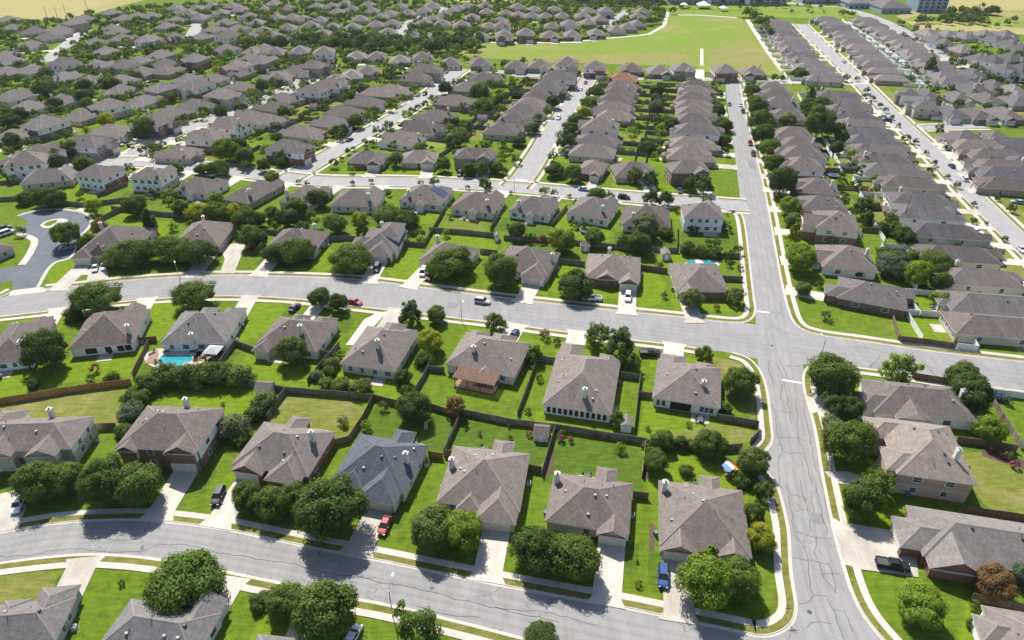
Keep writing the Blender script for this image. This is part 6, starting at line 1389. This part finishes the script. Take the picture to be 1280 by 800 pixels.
# pergola
h = house_at("house with the timber pergola"); r = empty("pergola", world_of(h, -.2, h["D"] / 2 + 1.7), h["ang"]); tag(r, "brown slatted timber pergola with railings over a back deck", "pergola")
m_ = MB(); m_.box(-5.2, 5.2, -2.6, 3.0, .02, .35, "deck_wood"); m_.build("deck", r)
for k, x in enumerate((-5, -1.7, 1.7, 5)): m_ = MB(); m_.box(x - .09, x + .09, 2.6, 2.78, .35, 2.75, "pergola_wood"); m_.build("post", r)
m_ = MB(); m_.box(-5.4, 5.4, 2.58, 2.8, 2.75, 2.97, "pergola_wood"); m_.box(-5.4, 5.4, -1.9, -1.7, 2.75, 2.97, "pergola_wood"); m_.build("beam", r)
m_ = MB()
for k in range(36): m_.box(-5.4 + k * .305, -5.25 + k * .305, -2.2, 3.2, 2.98, 3.1, "pergola_wood")
for k in range(14): m_.box(-5.45, 5.45, -2.1 + k * .38, -1.98 + k * .38, 3.11, 3.17, "pergola_wood")
m_.build("roof_slats", r)
m_ = MB(); m_.box(-5.2, 5.2, 2.95, 3.0, .9, .98, "pergola_wood")
for k in range(40): m_.box(-5.15 + k * .26, -5.1 + k * .26, 2.95, 3.0, .35, .9, "pergola_wood")
m_.build("railing", r)
# poolside canopy
r = empty("gazebo", at(269, 446), R(-8)); tag(r, "grey square canopy gazebo beside the turquoise pool", "gazebo")
for sx in (-1, 1):
    for sy in (-1, 1): m_ = MB(); m_.tube((sx * 1.7, sy * 1.7, 0), (sx * 1.7, sy * 1.7, 2.3), .06, .06, "lamp_metal", 6); m_.build("post", r)
m_ = MB(); A = [(-2, -2, 2.3), (2, -2, 2.3), (2, 2, 2.3), (-2, 2, 2.3)]
for k in range(4): m_.poly([A[k], A[(k + 1) % 4], (0, 0, 3.3)], "canopy_grey")
m_.build("canopy", r)
def lounger(x, y, ang, label):
    r = empty("sun_lounger", at(x, y, .06), R(ang)); tag(r, label, "sun lounger", "loungers by the pool")
    m_ = MB(); m_.box(-.9, .5, -.3, .3, .3, .4, "cushion"); m_.build("seat", r)
    m_ = MB(); m_.box(0, .8, -.3, .3, 0, .1, "cushion", M=Matrix.Translation((.5, 0, .32)) @ Matrix.Rotation(R(-35), 4, 'Y')); m_.build("backrest", r)
    m_ = MB()
    for sx in (-.8, .4): m_.box(sx - .03, sx + .03, -.28, .28, 0, .3, "lamp_metal")
    m_.build("leg_frame", r)
lounger(208, 440, 10, "dark lounger against the pool house wall, left one"); lounger(242, 440, 10, "dark lounger against the pool house wall near the canopy"); lounger(190, 442, 60, "dark lounger on the red wooden pool deck")
def playset(x, y, ang, label):
    r = empty("playset", at(x, y), R(ang)); tag(r, label, "playset")
    m_ = MB(); m_.box(-1.1, 1.1, -1.1, 1.1, 1.3, 1.42, "pergola_wood"); m_.build("platform", r)
    for sx in (-1, 1):
        for sy in (-1, 1): m_ = MB(); m_.box(sx - .06, sx + .06, sy - .06, sy + .06, 0, 2.7, "pergola_wood"); m_.build("post", r)
    m_ = MB()
    for k, c_ in enumerate(("tarp_blue", "tarp_white", "tarp_red")):
        a, b_ = -1.5 + k * 1.0, -.5 + k * 1.0
        za, zb = 3.55 - abs(a) * .55, 3.55 - abs(b_) * .55
        if k == 1: m_.poly([(a, -1.4, za), (0, -1.4, 3.55), (0, 1.4, 3.55), (a, 1.4, za)], c_); m_.poly([(0, -1.4, 3.55), (b_, -1.4, zb), (b_, 1.4, zb), (0, 1.4, 3.55)], c_)
        else: m_.poly([(a, -1.4, za), (b_, -1.4, zb), (b_, 1.4, zb), (a, 1.4, za)], c_)
    m_.build("canopy", r)
    m_ = MB()
    for k in range(6):
        z0, z1 = 1.4 - k * .22, 1.4 - (k + 1) * .22; m_.poly([(1.1 + k * .4, -.3, z0), (1.5 + k * .4, -.3, z1), (1.5 + k * .4, .3, z1), (1.1 + k * .4, .3, z0)], "slide_yellow")
    m_.build("slide", r); r.scale = (.82, .82, .82)
r_ps = playset(910, 593, 30, "wooden playset with blue, white and red striped canopy under trees")
r = empty("garden_slide", at(536, 530), R(75)); tag(r, "yellow children's slide beside the round tree in a back garden", "slide")
m_ = MB()
for k in range(8):
    z0, z1 = 1.7 - k * .2, 1.7 - (k + 1) * .2; m_.poly([(-1.5 + k * .4, -.3, z0), (-1.1 + k * .4, -.3, z1), (-1.1 + k * .4, .3, z1), (-1.5 + k * .4, .3, z0)], "slide_yellow")
m_.build("chute", r)
m_ = MB()
for s_ in (-.3, .3): m_.tube((-1.5, s_, 1.7), (-1.9, s_, 0), .05, .05, "tarp_white", 6)
for k in range(5): m_.tube((-1.58 - k * .07, -.3, 1.35 - k * .3), (-1.58 - k * .07, .3, 1.35 - k * .3), .03, .03, "tarp_white", 5)
m_.build("ladder", r)
# small things by the houses
rr = random.Random(4)
n_ac = 0
for h in KEEP[:52]:
    u, v = to_px(h["c"])
    if not (0 < u < 1280 and 200 < v < 800): continue
    sx = 1 if rr.random() < .6 else -1
    p = world_of(h, sx * (h["W"] / 2 + .5), rr.uniform(0, h["D"] * .3))
    r = empty("air_conditioner", p, h["ang"]); tag(r, f"grey air conditioner unit beside the {h['short']}", "air conditioner", "outdoor air conditioner units")
    m_ = MB(); m_.box(-.4, .4, -.4, .4, .08, .85, "ac_metal"); m_.box(-.5, .5, -.5, .5, 0, .08, "concrete"); m_.build("casing", r)
    m_ = MB(); m_.tube((0, 0, .85), (0, 0, .9), .33, .33, "vent_dark", 12); m_.build("fan_grille", r)
def bits(h, kind_, x, y):
    p = world_of(h, x, y, .07)
    r = empty(kind_, p, h["ang"] + rr.uniform(-.5, .5)); sh = h["short"]; m_ = MB()
    if kind_ == "patio_table":
        tag(r, f"dark patio table with chairs behind the {sh}", "patio table", "garden furniture")
        m_.tube((0, 0, .68), (0, 0, .74), .65, .65, "cushion", 14); m_.tube((0, 0, 0), (0, 0, .68), .06, .06, "lamp_metal", 6); m_.build("table_top", r)
        for k in range(4):
            a_ = k * math.pi / 2 + .4; M = Matrix.Rotation(a_, 4, 'Z') @ Matrix.Translation((1.0, 0, 0)); c_ = MB()
            c_.box(-.25, .25, -.25, .25, .38, .45, "cushion", M=M); c_.box(.2, .26, -.25, .25, .45, .95, "cushion", M=M)
            for sx in (-.2, .2):
                for sy in (-.2, .2): c_.box(sx - .02, sx + .02, sy - .02, sy + .02, 0, .38, "lamp_metal", M=M)
            c_.build("chair", r)
    elif kind_ == "trampoline":
        tag(r, f"round black trampoline behind the {sh}", "trampoline")
        m_.tube((0, 0, .8), (0, 0, .86), 1.9, 1.9, "trampoline", 20); m_.build("jumping_mat", r); c_ = MB()
        for k in range(20):
            a, b_ = 2 * math.pi * k / 20, 2 * math.pi * (k + 1) / 20; c_.tube((2 * math.cos(a), 2 * math.sin(a), .84), (2 * math.cos(b_), 2 * math.sin(b_), .84), .12, .12, "tarp_blue", 6)
        for k in range(6): a = math.pi * k / 3; c_.tube((1.95 * math.cos(a), 1.95 * math.sin(a), 0), (1.95 * math.cos(a), 1.95 * math.sin(a), .8), .04, .04, "lamp_metal", 6)
        c_.build("frame", r)
    elif kind_ == "trash_bin":
        tag(r, f"wheeled rubbish bin beside the {sh}", "bin", "wheeled bins")
        A = [(-.28, -.3, .08), (.28, -.3, .08), (.28, .3, .08), (-.28, .3, .08)]; B = [(-.34, -.38, 1.0), (.34, -.38, 1.0), (.34, .38, 1.0), (-.34, .38, 1.0)]
        loft(m_, [A, B], "plastic_bin"); m_.build("body", r); c_ = MB(); c_.box(-.36, .36, -.42, .4, 1.0, 1.08, "plastic_bin"); c_.build("lid", r)
        for s_ in (-1, 1): c_ = MB(); c_.tube((s_ * .3, .3, .12), (s_ * .36, .3, .12), .12, .12, "tyre", 10); c_.build("wheel", r)
    elif kind_ == "planter":
        tag(r, f"pale round planter behind the {sh}", "planter", "garden planters")
        m_.tube((0, 0, 0), (0, 0, .5), .3, .42, "rock", 12); m_.build("pot", r)
        c_ = link("foliage", rr.choice(KIND["shrub"]["m"]), r); c_.scale = (.5, .5, .55); c_.location = (0, 0, .75); c_.color = (.1, .15, .03, 1)
n_t = 0
for h in KEEP[:75]:
    u, v = to_px(h["c"])
    if not (0 < u < 1280 and 190 < v < 800): continue
    if h.get("patio") and rr.random() < .6: bits(h, "patio_table", h["patio"][0], h["patio"][1] + .6)
    if rr.random() < .5: bits(h, "trash_bin", rr.choice((-1, 1)) * (h["W"] / 2 + .3), -h["D"] * rr.uniform(.1, .3))
    if rr.random() < .4: bits(h, "planter", rr.uniform(-.4, .4) * h["W"], h["D"] / 2 + .4)
for sh in ("sixth house up straight street's right side", "third house from the junction along the back street", "house with the white van and red car"):
    L = [h for h in KEEP if h["short"] == sh]
    if L: bits(L[0], "trampoline", -2, L[0]["D"] / 2 + 6.5)
for k, (x, y, where) in enumerate([(1012, 765, "in the lower corner junction"), (540, 735, "in the lower street beside the blue-grey roof's neighbour"), (965, 432, "in the middle of the main junction"), (330, 358, "in the middle road near the pool house"), (930, 170, "far up the straight street")]):
    r = empty("manhole_cover", at(x, y, .0345)); tag(r, f"round iron manhole cover {where}", "manhole cover", "manhole covers")
    m_ = MB(); m_.tube((0, 0, -.02), (0, 0, .012), .42, .42, "vent_dark", 16); m_.build("lid", r)
# utility poles and wires behind the treelined street's left row
POLE = [(976, 57), (985, 71), (996, 86), (1020, 112), (1045, 150), (1080, 202), (1128, 278), (1187, 366), (1268, 492), (1370, 640)]
tops = []
for k, (x, y) in enumerate(POLE):
    p = at(x, y); hgt = 10.5
    if k not in (7, 8, 9):
        r = empty("utility_pole", p); tag(r, f"tall wooden utility pole, {ordinal(k)} from the meadow along the wires", "utility pole", "utility poles carrying the wires")
        m_ = MB(); m_.tube((0, 0, 0), (0, 0, hgt), .17, .11, "pole_wood", 8); m_.build("post", r)
        m_ = MB(); m_.box(-1.2, 1.2, -.06, .06, hgt - .7, hgt - .55, "pole_wood"); m_.build("crossarm", r)
    tops.append(p + Vector((0, 0, hgt - .5)))
for k, dx in enumerate((-1.1, -.4, .4, 1.1)):
    m_ = MB()
    for a, b_ in zip(tops, tops[1:]):
        prev = None
        for q in range(13):
            f_ = q / 12; p = a.lerp(b_, f_) + Vector((dx, 0, -1.4 * 4 * f_ * (1 - f_) * ((b_ - a).length / 70)))
            if prev is not None: m_.tube(prev, p, .022, .022, "wire", 4)
            prev = p
    o = m_.build("power_wire"); tag(o, f"{('outer left', 'inner left', 'inner right', 'outer right')[k]} overhead wire running behind the treelined street's left row", "power wire", "overhead wires")
for k, (x, y, t_) in enumerate([(60, 24.5, 14.5), (73, 25, 14), (84, 22, 11.5), (111, 17, 7.5)]):
    p = at(x, y); r = empty("utility_pole", p); tag(r, f"distant bare pole on the dry meadow's edge, {ordinal(k)} in its line", "utility pole", "poles on the dry meadow")
    m_ = MB(); m_.tube((0, 0, 0), (0, 0, 11), .2, .15, "pole_wood", 6); m_.build("post", r)
# apartments and the playground shelter beyond the meadow
def apartment(x0, x1, y, depth, floors, label, roof="far"):
    a, b_ = at(x0, y), at(x1, y); d = b_ - a; W = d.length; c_ = (a + b_) / 2
    r = empty("apartment_block", c_, math.atan2(d.y, d.x)); tag(r, label, "apartment block", "apartment blocks beyond the estate")
    hgt = floors * 3.0; m_ = MB(); m_.box(-W / 2, W / 2, 0, depth, 0, hgt, "apartment_wall"); m_.build("wall", r)
    m_ = MB(); roof_block(m_, -W / 2 - .6, W / 2 + .6, -.6, depth + .6, hgt + .2, .42, "shingle_" + roof, "ridge_" + roof, (), caps=False); m_.build("roof", r)
    n = max(3, int(W / 5))
    for k in range(n):
        x_ = -W / 2 + W * (k + .5) / n
        m_ = MB()
        for f_ in range(int(floors)): m_.box(x_ - 1.1, x_ + 1.1, -.12, .05, f_ * 3 + .8, f_ * 3 + 2.4, "window_glass"); m_.box(x_ - 1.5, x_ + 1.5, -.9, -.02, f_ * 3 + .02, f_ * 3 + .2, "apartment_pale")
        m_.build("window_bay", r)
for k, (x0, x1, y) in enumerate([(700, 760, 3.5), (768, 830, 4.5), (838, 880, 5), (888, 930, 5.5), (936, 982, 6.5)]):
    apartment(x0, x1, y, 16, 3, f"blue-grey apartment block beyond the meadow, {ordinal(k)} from left in its line", "charcoal")
apartment(1060, 1094, 11, 34, 1.6, "broad grey-roofed apartment block left of the boulevard bend"); apartment(1101, 1138, 17, 34, 1.6, "grey apartment block in the curve above the boulevard"); apartment(1145, 1182, 15.5, 22, 4, "tall apartment block with pale bays left of the grove", "charcoal"); apartment(1005, 1048, 5, 30, 1.6, "grey-roofed apartment block above the far road")
def shelter(x, y, s_, label):
    r = empty("picnic_shelter", at(x, y)); tag(r, label, "shelter", "park shelters")
    for sx in (-1, 1):
        for sy in (-1, 1): m_ = MB(); m_.tube((sx * s_ * .8, sy * s_ * .8, 0), (sx * s_ * .8, sy * s_ * .8, 3), .15, .15, "lamp_metal", 6); m_.build("post", r)
    m_ = MB(); A = [(-s_, -s_, 3), (s_, -s_, 3), (s_, s_, 3), (-s_, s_, 3)]
    for k in range(4): m_.poly([A[k], A[(k + 1) % 4], (0, 0, 3 + s_ * .6)], "vinyl_white")
    m_.build("roof", r)
shelter(879, 10, 6, "largest white pyramid-roofed shelter in the park beyond the meadow"); shelter(855, 10, 3.5, "small white shelter left of the big park shelter"); shelter(904, 14, 3.5, "small white shelter right of the big park shelter")

# last resort against two things with one label: say which is nearer
for lb, L in list(USED.items()):
    if len(L) > 1:
        L.sort(key=lambda o: o.location.y)
        for j, o in enumerate(L): o["label"] = f"{'nearest' if j == 0 else 'farthest' if j == len(L) - 1 else ORD[j] + ' nearest'} {lb}"

# ------------------------------------------------------------------ air
HAZE = 0.00004
if HAZE:
    m = bpy.data.materials.new("air"); m.use_nodes = True; t = m.node_tree; t.nodes.clear()
    out = N(t, "ShaderNodeOutputMaterial"); v = N(t, "ShaderNodeVolumePrincipled")
    v.inputs["Color"].default_value = (0.86, 0.92, 1.0, 1); v.inputs["Density"].default_value = HAZE; v.inputs["Anisotropy"].default_value = 0.2
    t.links.new(v.outputs[0], out.inputs["Volume"])
    MATS["air"] = m
    mb = MB(); mb.box(-6100, 6100, -90, 9100, -1, CAM_H + 6, "air")
    o = mb.build("haze"); o["kind"] = "stuff"
